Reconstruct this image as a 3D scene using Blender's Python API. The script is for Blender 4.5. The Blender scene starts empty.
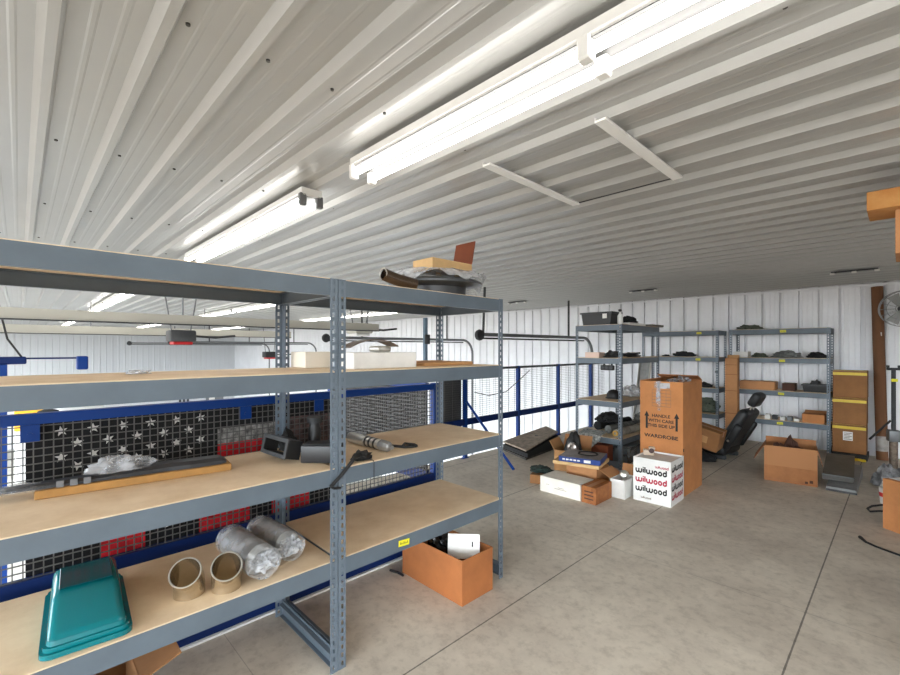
import bpy, bmesh, math, random
from mathutils import Vector, Matrix, Euler, noise
random.seed(7)
SC = bpy.context.scene
COL = SC.collection
PI = math.pi

# ------------------------------------------------------------------ survey helpers (the room was measured from the camera spot)
FL, EYE, HZ = 442.4, 1.51, 348.5
_a = math.atan(454 / 442.4)
FW = (-math.sin(_a), math.cos(_a)); RT = (math.cos(_a), math.sin(_a))
def ray(px):
    k = (px - 450) / FL
    return FW[0] + k * RT[0], FW[1] + k * RT[1]
def onY(px, y):            # X where the sight line crosses the plane Y = y
    dx, dy = ray(px); return dx / dy * y
def onX(px, x):            # Y where the sight line crosses the plane X = x
    dx, dy = ray(px); return dy / dx * x
def onZ(px, py, z):        # point on a level surface
    t = FL * (EYE - z) / (py - HZ); dx, dy = ray(px); return dx * t, dy * t

# ------------------------------------------------------------------ materials
def lin(c):
    return tuple(((v / 255) / 12.92 if v / 255 <= .04045 else ((v / 255 + .055) / 1.055) ** 2.4) for v in c) + (1,)
MATS = {}
def mat(name, rgb, rough=.6, metal=0, var=0, vscale=8, bump=0, bscale=60, spec=.5, stretch=(1, 1, 1), rgb2=None, **kw):
    if name in MATS: return MATS[name]
    m = bpy.data.materials.new(name); m.use_nodes = True
    nt = m.node_tree; b = nt.nodes['Principled BSDF']
    b.inputs['Base Color'].default_value = lin(rgb)
    b.inputs['Roughness'].default_value = rough
    b.inputs['Metallic'].default_value = metal
    b.inputs['Specular IOR Level'].default_value = spec
    for k, v in kw.items(): b.inputs[k.replace('_', ' ')].default_value = v
    if var or bump or rgb2:
        tc = nt.nodes.new('ShaderNodeTexCoord'); mp = nt.nodes.new('ShaderNodeMapping')
        mp.inputs['Scale'].default_value = stretch
        nt.links.new(tc.outputs['Object'], mp.inputs['Vector'])
        if var or rgb2:
            n = nt.nodes.new('ShaderNodeTexNoise'); n.inputs['Scale'].default_value = vscale; n.inputs['Detail'].default_value = 6
            n.inputs['Roughness'].default_value = .65
            nt.links.new(mp.outputs[0], n.inputs['Vector'])
            r = nt.nodes.new('ShaderNodeValToRGB')
            c2 = rgb2 or tuple(min(255, v * (1 + var)) for v in rgb)
            c1 = rgb if rgb2 else tuple(v * (1 - var) for v in rgb)
            r.color_ramp.elements[0].position = .32; r.color_ramp.elements[1].position = .68
            r.color_ramp.elements[0].color = lin(c1); r.color_ramp.elements[1].color = lin(c2)
            nt.links.new(n.outputs['Fac'], r.inputs['Fac']); nt.links.new(r.outputs['Color'], b.inputs['Base Color'])
        if bump:
            n2 = nt.nodes.new('ShaderNodeTexNoise'); n2.inputs['Scale'].default_value = bscale; n2.inputs['Detail'].default_value = 4
            nt.links.new(mp.outputs[0], n2.inputs['Vector'])
            bp = nt.nodes.new('ShaderNodeBump'); bp.inputs['Strength'].default_value = bump; bp.inputs['Distance'].default_value = .02
            nt.links.new(n2.outputs['Fac'], bp.inputs['Height']); nt.links.new(bp.outputs[0], b.inputs['Normal'])
    MATS[name] = m
    return m
def film(name, rgb, fac, rough=.15, scale=25, bump=1.0):     # clear plastic film
    m = bpy.data.materials.new(name); m.use_nodes = True; nt = m.node_tree
    b = nt.nodes['Principled BSDF']; out = nt.nodes['Material Output']
    b.inputs['Base Color'].default_value = lin(rgb); b.inputs['Roughness'].default_value = rough
    tr = nt.nodes.new('ShaderNodeBsdfTransparent'); mx = nt.nodes.new('ShaderNodeMixShader')
    tc = nt.nodes.new('ShaderNodeTexCoord'); n = nt.nodes.new('ShaderNodeTexNoise')
    n.inputs['Scale'].default_value = scale; n.inputs['Detail'].default_value = 5
    nt.links.new(tc.outputs['Object'], n.inputs['Vector'])
    mr = nt.nodes.new('ShaderNodeMapRange')
    mr.inputs['From Min'].default_value = .35; mr.inputs['From Max'].default_value = .65
    mr.inputs['To Min'].default_value = max(0, fac - .25); mr.inputs['To Max'].default_value = min(1, fac + .25)
    nt.links.new(n.outputs['Fac'], mr.inputs['Value'])
    bp = nt.nodes.new('ShaderNodeBump'); bp.inputs['Strength'].default_value = bump; bp.inputs['Distance'].default_value = .03
    nt.links.new(n.outputs['Fac'], bp.inputs['Height']); nt.links.new(bp.outputs[0], b.inputs['Normal'])
    nt.links.new(mr.outputs[0], mx.inputs['Fac']); nt.links.new(tr.outputs[0], mx.inputs[1]); nt.links.new(b.outputs[0], mx.inputs[2])
    nt.links.new(mx.outputs[0], out.inputs['Surface'])
    return m
def glow(name, rgb, s):
    m = bpy.data.materials.new(name); m.use_nodes = True; b = m.node_tree.nodes['Principled BSDF']
    b.inputs['Base Color'].default_value = lin(rgb); b.inputs['Emission Color'].default_value = lin(rgb); b.inputs['Emission Strength'].default_value = s
    return m

STEEL = mat('blue_grey_steel', (90, 101, 111), .42, .0, var=.06, vscale=3)
POSTM = mat('post_steel', (98, 109, 120), .4, .0, var=.06, vscale=5)
DECKM = mat('particle_board', (220, 192, 156), .6, rgb2=(237, 213, 181), vscale=7, bump=.03, bscale=60)
BLUE = mat('blue_paint', (4, 50, 118), .45, spec=.25)
BLUED = mat('navy_paint', (3, 32, 84), .5, spec=.25)
WIRE = mat('black_wire', (84, 82, 80), .5)
CARD = mat('cardboard', (180, 128, 84), .85, var=.06, vscale=5, bump=.05)
CARDO = mat('cardboard_orange', (182, 121, 72), .85, var=.07, vscale=4, bump=.05)
CARDL = mat('cardboard_light', (186, 140, 92), .85, var=.05, vscale=5)
CARDP = mat('cardboard_pale', (206, 170, 120), .85, var=.05, vscale=5)
CARDB = mat('cardboard_brown', (142, 98, 58), .85, var=.08, vscale=4)
CARDR = mat('cardboard_red_brown', (124, 64, 38), .85, var=.08, vscale=4)
CARDD = mat('cardboard_dark', (72, 44, 32), .85, var=.1)
TAPEB = mat('brown_tape', (150, 92, 44), .3)
TAPEY = mat('yellow_tape', (214, 184, 40), .4)
LABELY = mat('yellow_label', (232, 222, 40), .6)
INK = mat('black_ink', (26, 24, 24), .7)
INKG = mat('grey_ink', (120, 100, 80), .7)
INKO = mat('olive_ink', (140, 140, 30), .7)
INKR = mat('red_ink', (176, 32, 62), .7)
PAPER = mat('white_paper', (226, 224, 220), .7, var=.03)
WHITE = mat('white_paint', (232, 232, 230), .45)
BLACK = mat('black_plastic', (20, 20, 21), .42)
BLACKR = mat('black_rubber', (24, 24, 25), .65, var=.2, vscale=12)
DARK = mat('charcoal', (46, 47, 49), .6, var=.2, vscale=10)
CLOTHK = mat('black_cloth', (26, 27, 29), .95, var=.35, vscale=9, bump=.4, bscale=40)
CLOTHG = mat('grey_cloth', (104, 106, 104), .95, var=.3, vscale=9, bump=.4, bscale=30)
CLOTHO = mat('olive_cloth', (78, 84, 72), .95, var=.3, vscale=9, bump=.4, bscale=30)
PLAID = mat('speckled_cloth', (70, 74, 76), .95, rgb2=(196, 196, 190), vscale=42)
CHROME = mat('bright_steel', (206, 202, 194), .28, .75)
STAIN = mat('stainless_gold', (198, 186, 166), .2, .92, var=.08, vscale=6)
ALU = mat('aluminium', (150, 150, 148), .4, .7, var=.1)
GREY = mat('grey_steel', (110, 112, 114), .45, .3)
GREYD = mat('dark_grey_panel', (62, 63, 65), .6, var=.1)
BEAMM = mat('beige_grey_paint', (190, 186, 174), .3, .1)
TEAL = mat('teal_plastic', (6, 112, 120), .2)
CARPET = mat('grey_brown_carpet', (146, 132, 118), .95, var=.18, vscale=14, bump=.2)
BOOKB = mat('blue_cover', (34, 62, 128), .35)
ART = mat('printed_cover', (150, 138, 128), .35, rgb2=(96, 84, 80), vscale=6)
RED = mat('red_plastic', (196, 30, 34), .45)
YELL = mat('yellow_paint', (236, 178, 42), .5)
WOODW = mat('whitewashed_board', (224, 218, 206), .7, var=.04, vscale=6)
WOODB = mat('box_end_brown', (166, 104, 52), .7, rgb2=(128, 72, 32), vscale=14)
GLASSD = mat('dark_glass', (24, 32, 34), .08)
TUBEB = mat('brown_tube', (112, 74, 46), .8, var=.1, vscale=5, stretch=(1, 1, .2))
POLE = mat('lumber', (200, 148, 86), .8, rgb2=(180, 118, 58), vscale=9)
FILM = film('clear_wrap', (206, 208, 212), .24, .1, 12, .5)
FILM2 = film('milky_wrap', (214, 216, 220), .5, .15, 14, .6)
TOTE = film('smoke_tote', (120, 128, 132), .72, .25, 6, .1)
SKIN = mat('cream_lid', (226, 196, 180), .6)
TUBEG = glow('fluorescent_tube', (255, 252, 246), 7)

# sheet metal
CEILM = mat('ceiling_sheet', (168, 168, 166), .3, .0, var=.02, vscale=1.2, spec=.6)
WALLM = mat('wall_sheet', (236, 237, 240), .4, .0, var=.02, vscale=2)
SCREW = mat('screw_head', (70, 68, 66), .5)
SLABM = mat('lower_slab', (172, 168, 160), .6, var=.08, vscale=2)

def floor_material():
    m = bpy.data.materials.new('concrete'); m.use_nodes = True; nt = m.node_tree; b = nt.nodes['Principled BSDF']
    N = nt.nodes.new; L = nt.links.new
    tc = N('ShaderNodeTexCoord'); sp = N('ShaderNodeSeparateXYZ'); L(tc.outputs['Object'], sp.inputs[0])
    def nz(scale, detail, c1, c2, p0, p1):
        n = N('ShaderNodeTexNoise'); n.inputs['Scale'].default_value = scale; n.inputs['Detail'].default_value = detail; n.inputs['Roughness'].default_value = .7
        L(tc.outputs['Object'], n.inputs['Vector'])
        r = N('ShaderNodeValToRGB'); r.color_ramp.elements[0].position = p0; r.color_ramp.elements[1].position = p1
        r.color_ramp.elements[0].color = c1; r.color_ramp.elements[1].color = c2
        L(n.outputs['Fac'], r.inputs['Fac']); return n, r
    n1, r1 = nz(1.1, 9, lin((178, 166, 152)), lin((226, 216, 200)), .3, .7)
    n2, r2 = nz(16, 8, (.78, .765, .75, 1), (1, 1, 1, 1), .32, .52)
    n3, r3 = nz(5.5, 4, (.45, .43, .42, 1), (1, 1, 1, 1), .235, .27)
    def mul(a, c):
        x = N('ShaderNodeMix'); x.data_type = 'RGBA'; x.blend_type = 'MULTIPLY'; x.inputs[0].default_value = 1
        L(a, x.inputs[6]); L(c, x.inputs[7]); return x.outputs[2]
    def mth(op, a, v, v2=None):
        x = N('ShaderNodeMath'); x.operation = op
        for i, q in enumerate((a, v)):
            if isinstance(q, (int, float)): x.inputs[i].default_value = q
            else: L(q, x.inputs[i])
        return x.outputs[0]
    def joint(axis, off, per, wid):      # 1 in the joint
        a = mth('PINGPONG', mth('SUBTRACT', axis, off), per / 2)
        wob = mth('MULTIPLY', mth('SUBTRACT', n2.outputs['Fac'], .5), wid * .8)
        return mth('LESS_THAN', mth('ADD', a, wob), wid)
    jx = joint(sp.outputs['X'], -.393, 1.222, .0042)
    col = mul(mul(r1.outputs[0], r2.outputs[0]), r3.outputs[0])
    mx = N('ShaderNodeMix'); mx.data_type = 'RGBA'; L(mth('MULTIPLY', jx, .72), mx.inputs[0]); L(col, mx.inputs[6]); mx.inputs[7].default_value = lin((60, 56, 52))
    jy = joint(sp.outputs['Y'], 3.22, 2.444, .0022)
    mx2 = N('ShaderNodeMix'); mx2.data_type = 'RGBA'; L(mth('MULTIPLY', jy, .35), mx2.inputs[0]); L(mx.outputs[2], mx2.inputs[6]); mx2.inputs[7].default_value = lin((80, 74, 68))
    L(mx2.outputs[2], b.inputs['Base Color'])
    b.inputs['Roughness'].default_value = .72
    bp = N('ShaderNodeBump'); bp.inputs['Strength'].default_value = .12; bp.inputs['Distance'].default_value = .01
    L(n2.outputs['Fac'], bp.inputs['Height']); L(bp.outputs[0], b.inputs['Normal'])
    return m
FLOORM = floor_material()

# ------------------------------------------------------------------ mesh helpers
class G:
    def __init__(s): s.bm = bmesh.new(); s.mi = 0
    def add(s, vs, fs, M=None):
        v = [s.bm.verts.new((M @ Vector(p)) if M else p) for p in vs]
        for f in fs:
            try:
                q = s.bm.faces.new([v[i] for i in f]); q.material_index = s.mi
            except ValueError: pass
        return s
    def box(s, x0, y0, z0, x1, y1, z1, M=None):
        return s.add([(x0, y0, z0), (x1, y0, z0), (x1, y1, z0), (x0, y1, z0), (x0, y0, z1), (x1, y0, z1), (x1, y1, z1), (x0, y1, z1)],
                     [(3, 2, 1, 0), (4, 5, 6, 7), (0, 1, 5, 4), (1, 2, 6, 5), (2, 3, 7, 6), (3, 0, 4, 7)], M)
    def rbox(s, x0, y0, z0, x1, y1, z1, r=.01, seg=2, M=None, taper=0):
        b = bmesh.new(); bmesh.ops.create_cube(b, size=1)
        for v in b.verts:
            t = 1 - taper * (v.co.z + .5)
            v.co = Vector(((x0 + x1) / 2 + v.co.x * (x1 - x0) * t, (y0 + y1) / 2 + v.co.y * (y1 - y0) * t, (z0 + z1) / 2 + v.co.z * (z1 - z0)))
        bmesh.ops.bevel(b, geom=list(b.edges), offset=r, segments=seg, profile=.5, affect='EDGES')
        b.verts.index_update()
        s.add([tuple(v.co) for v in b.verts], [[v.index for v in f.verts] for f in b.faces], M); b.free(); return s
    def tube(s, pts, r, n=8, caps=True, M=None, closed=False):
        P = [Vector(p) for p in pts]; k = len(P); rr = r if isinstance(r, (list, tuple)) else [r] * k
        vs, fs = [], []; up = None
        for i, p in enumerate(P):
            a = P[(i - 1) % k] if (i or closed) else p; c = P[(i + 1) % k] if (i < k - 1 or closed) else p
            t = (c - a).normalized()
            if up is None: up = Vector((0, 0, 1)) if abs(t.z) < .9 else Vector((1, 0, 0))
            x = t.cross(up).normalized(); up = x.cross(t).normalized()
            for j in range(n):
                an = 2 * PI * j / n; vs.append(p + (x * math.cos(an) + up * math.sin(an)) * rr[i])
        for i in range(k if closed else k - 1):
            for j in range(n):
                a, b2 = i * n + j, i * n + (j + 1) % n; c, d2 = ((i + 1) % k) * n + (j + 1) % n, ((i + 1) % k) * n + j
                fs.append((a, b2, c, d2))
        if caps and not closed: fs += [tuple(range(n - 1, -1, -1)), tuple((k - 1) * n + j for j in range(n))]
        return s.add(vs, fs, M)
    def cyl(s, p0, p1, r, n=16, M=None): return s.tube([p0, p1], r, n, True, M)
    def lathe(s, prof, n=24, M=None):
        vs = [(r * math.cos(2 * PI * j / n), r * math.sin(2 * PI * j / n), z) for r, z in prof for j in range(n)]
        fs = [(i * n + j, i * n + (j + 1) % n, (i + 1) * n + (j + 1) % n, (i + 1) * n + j) for i in range(len(prof) - 1) for j in range(n)]
        if prof[0][0] > 1e-6: pass
        return s.add(vs, fs, M)
    def prism(s, poly, z0, z1, M=None):
        n = len(poly)
        return s.add([(x, y, z0) for x, y in poly] + [(x, y, z1) for x, y in poly],
                     [tuple(range(n - 1, -1, -1)), tuple(range(n, 2 * n))] + [(i, (i + 1) % n, n + (i + 1) % n, n + i) for i in range(n)], M)
    def strip(s, prof, a, b, fn):       # profile swept between two ends: fn(u, v, t) -> xyz
        n = len(prof)
        return s.add([fn(u, v, a) for u, v in prof] + [fn(u, v, b) for u, v in prof], [(i, i + 1, n + i + 1, n + i) for i in range(n - 1)])
    def blob(s, sx, sy, sz, seed=0, amp=.35, freq=2.2, sub=4, M=None, fold=(1, 1, 1)):
        b = bmesh.new(); bmesh.ops.create_icosphere(b, subdivisions=sub, radius=1)
        for v in b.verts:
            d = v.co.copy(); q = Vector((d.x * fold[0], d.y * fold[1], d.z * fold[2])) * freq + Vector((seed * 7.3, seed * 3.1, seed * 1.7))
            k = 1 + amp * noise.noise(q) + amp * .5 * noise.noise(q * 2.3) + amp * .25 * noise.noise(q * 5)
            z = d.z * k
            if z < 0: z *= .12
            v.co = Vector((d.x * k * sx, d.y * k * sy, z * sz))
        lo = min(v.co.z for v in b.verts)
        for v in b.verts: v.co.z -= lo
        b.verts.index_update()
        s.add([tuple(v.co) for v in b.verts], [[v.index for v in f.verts] for f in b.faces], M); b.free(); return s
    def build(s, name, m, parent=None, smooth=False, ang=35):
        bmesh.ops.recalc_face_normals(s.bm, faces=s.bm.faces) if smooth != 'keep' else None
        me = bpy.data.meshes.new(name); s.bm.to_mesh(me); s.bm.free()
        for x in (m if isinstance(m, (list, tuple)) else [m]): me.materials.append(x)
        if smooth:
            for p in me.polygons: p.use_smooth = True
            me.set_sharp_from_angle(angle=math.radians(ang))
        o = bpy.data.objects.new(name, me); COL.objects.link(o)
        if parent: o.parent = parent
        return o
def tag(o, label, cat, group=None, kind=None):
    o['label'] = label; o['category'] = cat
    if group: o['group'] = group
    if kind: o['kind'] = kind
    return o
def thing(name, label, cat, loc=(0, 0, 0), rz=0, group=None, rot=None):
    o = bpy.data.objects.new(name, None); COL.objects.link(o); o.empty_display_size = .1
    o.location = loc; o.rotation_euler = rot or (0, 0, rz)
    return tag(o, label, cat, group)
def put(o, loc, rz=0, rot=None):
    o.location = loc; o.rotation_euler = rot or (0, 0, rz); return o
def struct(o, label=None):
    o['kind'] = 'structure'
    if label: o['label'] = label; o['category'] = o.name.split('_')[0]
    return o
def dup(root, loc, rz=0, label=None, group=None):
    r = root.copy(); COL.objects.link(r); r.location = loc; r.rotation_euler = (0, 0, rz)
    if label: r['label'] = label
    if group: r['group'] = group
    for ch in list(root.children):
        c = ch.copy(); COL.objects.link(c); c.parent = r
        for g in list(ch.children):
            d = g.copy(); COL.objects.link(d); d.parent = c
    return r
def T(x=0, y=0, z=0, rx=0, ry=0, rz=0): return Matrix.Translation((x, y, z)) @ Euler((rx, ry, rz)).to_matrix().to_4x4()
FRONT = Euler((PI / 2, 0, 0)).to_matrix().to_4x4()             # XY drawing -> a face that looks towards -Y
RIGHT = Euler((PI / 2, 0, PI / 2)).to_matrix().to_4x4()        # -> a face that looks towards +X
def lettering(txt, size, m, parent, M, sx=1, fat=.0, name='lettering'):
    c = bpy.data.curves.new(name, 'FONT'); c.body = txt; c.size = size; c.align_x = 'CENTER'; c.align_y = 'CENTER'; c.extrude = .0004; c.offset = fat
    t = bpy.data.objects.new(name, c); COL.objects.link(t)
    dg = bpy.context.evaluated_depsgraph_get(); me = bpy.data.meshes.new_from_object(t.evaluated_get(dg))
    bpy.data.objects.remove(t); bpy.data.curves.remove(c)
    me.transform(M @ Matrix.Diagonal((sx, 1, 1, 1))); me.materials.clear(); me.materials.append(m)
    o = bpy.data.objects.new(name, me); COL.objects.link(o); o.parent = parent; return o

# ------------------------------------------------------------------ cartons
def flap(parent, m, w, d, h, side, ang, fl, th=.005, name='flap'):
    # ang: 0 straight up, 90 out flat, 180 hanging down
    g = G(); wl = w if side in 'fb' else d; g.box(-wl / 2 + .002, -th, 0, wl / 2 - .002, 0, fl)
    o = g.build(name, m, parent)
    a = math.radians(ang)
    rz = {'f': 0, 'r': PI / 2, 'b': PI, 'l': -PI / 2}[side]
    px = {'f': (0, -d / 2, h), 'b': (0, d / 2, h), 'l': (-w / 2, 0, h), 'r': (w / 2, 0, h)}[side]
    o.location = px; o.rotation_euler = (Matrix.Rotation(rz, 3, 'Z') @ Matrix.Rotation(a, 3, 'X')).to_euler()
    return o
def carton(name, label, loc, rz, w, d, h, m=CARD, flaps=(), tape=None, open_=False, group=None, rot=None, seam='x', cat='box', bevel=.004):
    t = thing(name, label, cat, loc, rz, group, rot)
    g = G(); k = .005
    if open_:
        g.box(-w / 2, -d / 2, 0, w / 2, d / 2, k)
        g.box(-w / 2, -d / 2, k, w / 2, -d / 2 + k, h); g.box(-w / 2, d / 2 - k, k, w / 2, d / 2, h)
        g.box(-w / 2, -d / 2 + k, k, -w / 2 + k, d / 2 - k, h); g.box(w / 2 - k, -d / 2 + k, k, w / 2, d / 2 - k, h)
    else: g.rbox(-w / 2, -d / 2, 0, w / 2, d / 2, h, bevel, 2)
    g.build('carton_body', m, t)
    for fp in flaps: flap(t, fp[3] if len(fp) > 3 else m, w, d, h, *fp[:3])
    if tape:
        g = G(); q = .024; e = .0012; dr = min(.07, h * .4)
        if seam == 'x':
            g.box(-w / 2 - e, -q, h, w / 2 + e, q, h + e); g.box(-w / 2 - e, -q, h - dr, -w / 2, q, h); g.box(w / 2, -q, h - dr, w / 2 + e, q, h)
        else:
            g.box(-q, -d / 2 - e, h, q, d / 2 + e, h + e); g.box(-q, -d / 2 - e, h - dr, q, -d / 2, h); g.box(-q, d / 2, h - dr, q, d / 2 + e, h)
        g.build('tape', tape, t)
    return t

# ================================================================== SETTING
CEIL = 2.44; WY = 8.6; WX = -26.0; LOW = -2.7; RX = 6.6
g = G(); g.prism([(-2.56, -4), (RX, -4), (RX, WY - .001), (-4.28, WY - .001), (-4.28, 2.28), (-2.56, 2.28)], -.3, 0)
struct(g.build('floor', FLOORM))
g = G(); g.box(WX, -4, LOW - .2, RX, WY + .09, LOW); struct(g.build('floor_lower', SLABM))
# ceiling: ribbed sheet running along X
prof = [(-4.0, 0)]
k = -18
while .068 + .2286 * k < WY - .12:
    y = .068 + .2286 * k; k += 1
    if y < -3.9: continue
    prof += [(y - .034, 0), (y - .014, -.028), (y + .012, -.028), (y + .026, 0)]
    for q in (.083, .146): prof += [(y + q - .011, 0), (y + q - .005, -.0012), (y + q + .005, -.0012), (y + q + .011, 0)]
prof.append((WY + .09, 0))
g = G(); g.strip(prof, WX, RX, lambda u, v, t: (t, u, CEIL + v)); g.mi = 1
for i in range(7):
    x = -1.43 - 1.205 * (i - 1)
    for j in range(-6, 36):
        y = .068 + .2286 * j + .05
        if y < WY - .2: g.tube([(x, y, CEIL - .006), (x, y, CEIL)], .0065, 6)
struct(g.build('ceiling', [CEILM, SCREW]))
prof = [(RX, 0)]; k = -8
while -.165 - .235 * k > WX + .1:
    x = -.165 - .235 * k; k += 1
    if x > RX - .06: continue
    prof += [(x + .02, 0), (x + .012, -.006), (x - .004, -.006), (x - .006, .05), (x - .032, .05), (x - .034, 0)]
    for q in (.09, .155): prof += [(x - q + .01, 0), (x - q + .004, -.002), (x - q - .004, -.002), (x - q - .01, 0)]
prof.append((WX, 0))
g = G(); g.strip(prof, LOW, CEIL + .05, lambda u, v, t: (u, WY + v, t)); struct(g.build('wall_far', WALLM))
prof = [(-4, 0)]; k = 0
while -3.9 + .235 * k < WY - .1:
    y = -3.9 + .235 * k; k += 1
    prof += [(y - .03, 0), (y - .016, .02), (y + .016, .02), (y + .03, 0)]
prof.append((WY, 0))
g = G(); g.strip(prof, LOW, CEIL + .05, lambda u, v, t: (WX + v, u, t)); struct(g.build('wall_left', mat('wall_sheet_grey', (206, 208, 211), .4)))
g = G(); g.box(WX, -4.1, LOW, -23, -4, CEIL); struct(g.build('wall_back', WALLM))  # unseen wall piece, added to limit the daylight reaching the garage
g = G(); g.box(RX, -1.5, -.3, RX + .1, WY, CEIL); struct(g.build('wall_right', WALLM))
g = G(); g.box(-26, WY - .05, CEIL - .05, RX, WY - .022, CEIL - .022); struct(g.build('trim_1', WALLM))
g = G(); g.box(-2.529, -1.4, .001, -2.508, 2.3, .012); struct(g.build('trim_2', WHITE))

# ceiling hatch
t = thing('attic_hatch', 'square attic access hatch framed by two metal strips in the ribbed ceiling', 'hatch', (-1.125, 2.06, CEIL))
for dx in (-.295, .295):
    g = G(); g.box(dx - .024, -.43, -.04, dx + .024, .42, -.0305); g.box(dx - .024, -.43, -.0305, dx - .02, .42, -.02); g.build('frame_strip', WHITE, t)
g = G(); g.box(-.28, .405, -.035, .28, .414, -.0305); g.build('edge_strip', DARK, t)  # dark strip stands in for the shaded gap along the hatch edge

# ceiling brackets: three dark slots in a row
for i, lb in enumerate(('dark slotted bracket on the ceiling above the brown taped boxes', 'dark slotted bracket on the ceiling above the rack with the black bin',
                        'dark slotted bracket on the ceiling beyond the wheel wrapped in plastic')):
    t = thing('ceiling_bracket', lb, 'bracket', (-.40 - 2.4 * i, 6.87, CEIL - .0305), 0, None)
    g = G(); g.box(-.2, -.03, -.012, .2, .03, 0); g.build('slot_plate', DARK, t)
    for dx in (-.19, 0, .19):
        g = G(); g.rbox(dx - .022, -.025, -.03, dx + .022, .025, -.012, .004, 1); g.build('clip', PAPER, t)

# ================================================================== FLUORESCENT LIGHTS
def strip_light(label, loc, L=2.42, group=None):
    t = thing('strip_light', label, 'light', loc, 0, group)
    g = G(); g.prism([(-.062, 0), (.062, 0), (.062, -.03), (.05, -.043), (-.05, -.043), (-.062, -.03)], 0, L, Matrix(((0, 0, 1, 0), (1, 0, 0, 0), (0, 1, 0, 0), (0, 0, 0, 1))))
    hs = g.build('housing', WHITE, t)
    g = G(); g.box(.01, -.06, -.046, L - .01, .06, -.0435); g.build('reflector', mat('reflector_grey', (66, 66, 66), .6), hs)
    for x0, x1 in ((.03, L / 2 - .02), (L / 2 + .02, L - .03)):
        for y in (-.05, .05):
            g = G(); g.cyl((x0, y, -.07), (x1, y, -.07), .015, 12); g.build('tube', TUBEG, t, True)
    for x in (0.0, L / 2 - .02, L - .03):
        for y in (-.05, .05):
            w = .04 if x == L / 2 - .02 else .03
            g = G(); g.rbox(x, y - .02, -.098, x + w, y + .02, -.03, .005, 1); g.build('lamp_holder', WHITE if x != L - .03 else GREY, hs)
    return t
LT = CEIL - .0305
L0 = strip_light('bright twin tube strip light on the ceiling beside the attic hatch', (-1.83, 1.185, LT))
dup(L0, (-4.75, 1.185, LT), 0, 'bright twin tube strip light just above the top shelf of the long rack')
for x, y, lb in ((-1.83, -1.15, 'unseen strip light added over the near end of the nearest rack'), (.7, -1.15, 'unseen strip light added over the open floor opposite the nearest rack'),
                 (.66, 1.185, 'unseen strip light added next in the row beyond the bright one by the hatch'), (3.2, 1.185, 'unseen strip light added last in the row of the bright one by the hatch'),
                 (1.2, 3.45, 'unseen strip light added near the high cardboard boxes at the right edge'), (3.7, 3.45, 'unseen strip light added farthest from the hatch by the side wall')):
    dup(L0, (x, y, LT), 0, lb)  # unseen fixtures, added to brighten the racks, floor and far wall
far = 'distant twin tube strip lights along the garage ceiling'
for y in (1.185, 3.45, 6.2):
    for x in (-10.4, -12.9, -19.0, -21.5):
        dup(L0, (x, y, LT), 0, 'small distant strip light on the garage ceiling beyond the racks', far)

# ================================================================== SHELVING UNITS
def slotted(g, w, H, M, hole=(.38, .68)):
    a, b = w * hole[0], w * hole[1]; e = .0012
    g.box(0, -e, 0, a, e, H, M); g.box(b, -e, 0, w, e, H, M)
    z = .0; p = .0381
    while z < H:
        g.box(a, -e, z, b, e, min(H, z + .017), M); z += p
def beam_mesh(L, hh=.076):
    g = G(); g.box(0, 0, -hh, L, .003, 0); g.box(0, .003, -hh, L, .022, -hh + .003); g.box(0, .003, -.016, L, .026, -.013); return g
def shelving(label, loc, rz, L, D, levels, labels=(), H=None, hh=.076, deckm=DECKM):
    t = thing('shelving_unit', label, 'shelf', loc, rz)
    H = H or levels[-1] + .003; w = .038
    for cx, cy, sx, sy in ((0, 0, 1, 1), (L, 0, -1, 1), (0, D, 1, -1), (L, D, -1, -1)):
        g = G()
        slotted(g, w, H, T(cx, cy) @ Matrix.Diagonal((sx, 1, 1, 1)))
        slotted(g, w, H, T(cx, cy) @ Matrix.Diagonal((1, sy, 1, 1)) @ Matrix.Rotation(PI / 2, 4, 'Z'))
        g.build('post', POSTM, t)
    fb = []
    for z in levels:
        o = beam_mesh(L - .008, hh).build('front_beam', STEEL, t); o.location = (.004, .0025, z); fb.append(o)
        o = beam_mesh(L - .008, hh).build('rear_beam', STEEL, t); o.location = (L - .004, D - .0025, z); o.rotation_euler = (0, 0, PI)
        for x, r in ((D, 0), (0, 1)):
            o = beam_mesh(D - .05, hh).build('side_beam', STEEL, t)
            o.location = (.0025, D - .025, z) if r else (L - .0025, .025, z); o.rotation_euler = (0, 0, -PI / 2 if r else PI / 2)
        g = G(); g.box(.0055, .0065, z - .0125, L - .0055, D - .0065, z + .004); g.build('deck', deckm, t)
    for x, r in ((D, 0), (0, 1)):
        o = beam_mesh(D - .05, .08).build('foot_beam', STEEL, t)
        o.location = (.0025, D - .025, .095) if r else (L - .0025, .025, .095); o.rotation_euler = (0, 0, -PI / 2 if r else PI / 2)
    for (x, lv, tilt, ll) in labels:
        z = levels[lv]
        g = G(); g.box(-.036, -.0006, -.016, .036, 0, .016); g.mi = 1
        for q in range(7): g.box(-.027 + q * .008, -.0012, -.006, -.022 + q * .008, -.0006, .006 - (q % 3) * .003)
        o = g.build('label', [LABELY, INKO], fb[lv]); o.location = (x - .004, -.0025, -.036); o.rotation_euler = (0, math.radians(tilt), 0); o['label'] = ll
    return t
XF = -1.85
SA = shelving('nearest long rack of grey blue steel with teal bin and steel pipes', (XF, -.148, 0), PI / 2, 1.216, .61, [.517, .946, 1.398, 1.832])
SB = shelving('grey blue steel rack carrying the plastic wrapped wheel on top', (XF, 1.073, 0), PI / 2, 1.216, .61, [.517, .942, 1.398, 1.832],
              labels=[(onX(404, XF) - 1.073, 0, 4, 'yellow sticker on the lowest beam')])
SCu = shelving('grey steel rack with black bin on top behind the tall wardrobe carton', (-2.45, 5.36, 0), PI / 2, 1.216, .63, [.372, .835, 1.385, 1.812], hh=.07)
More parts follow.
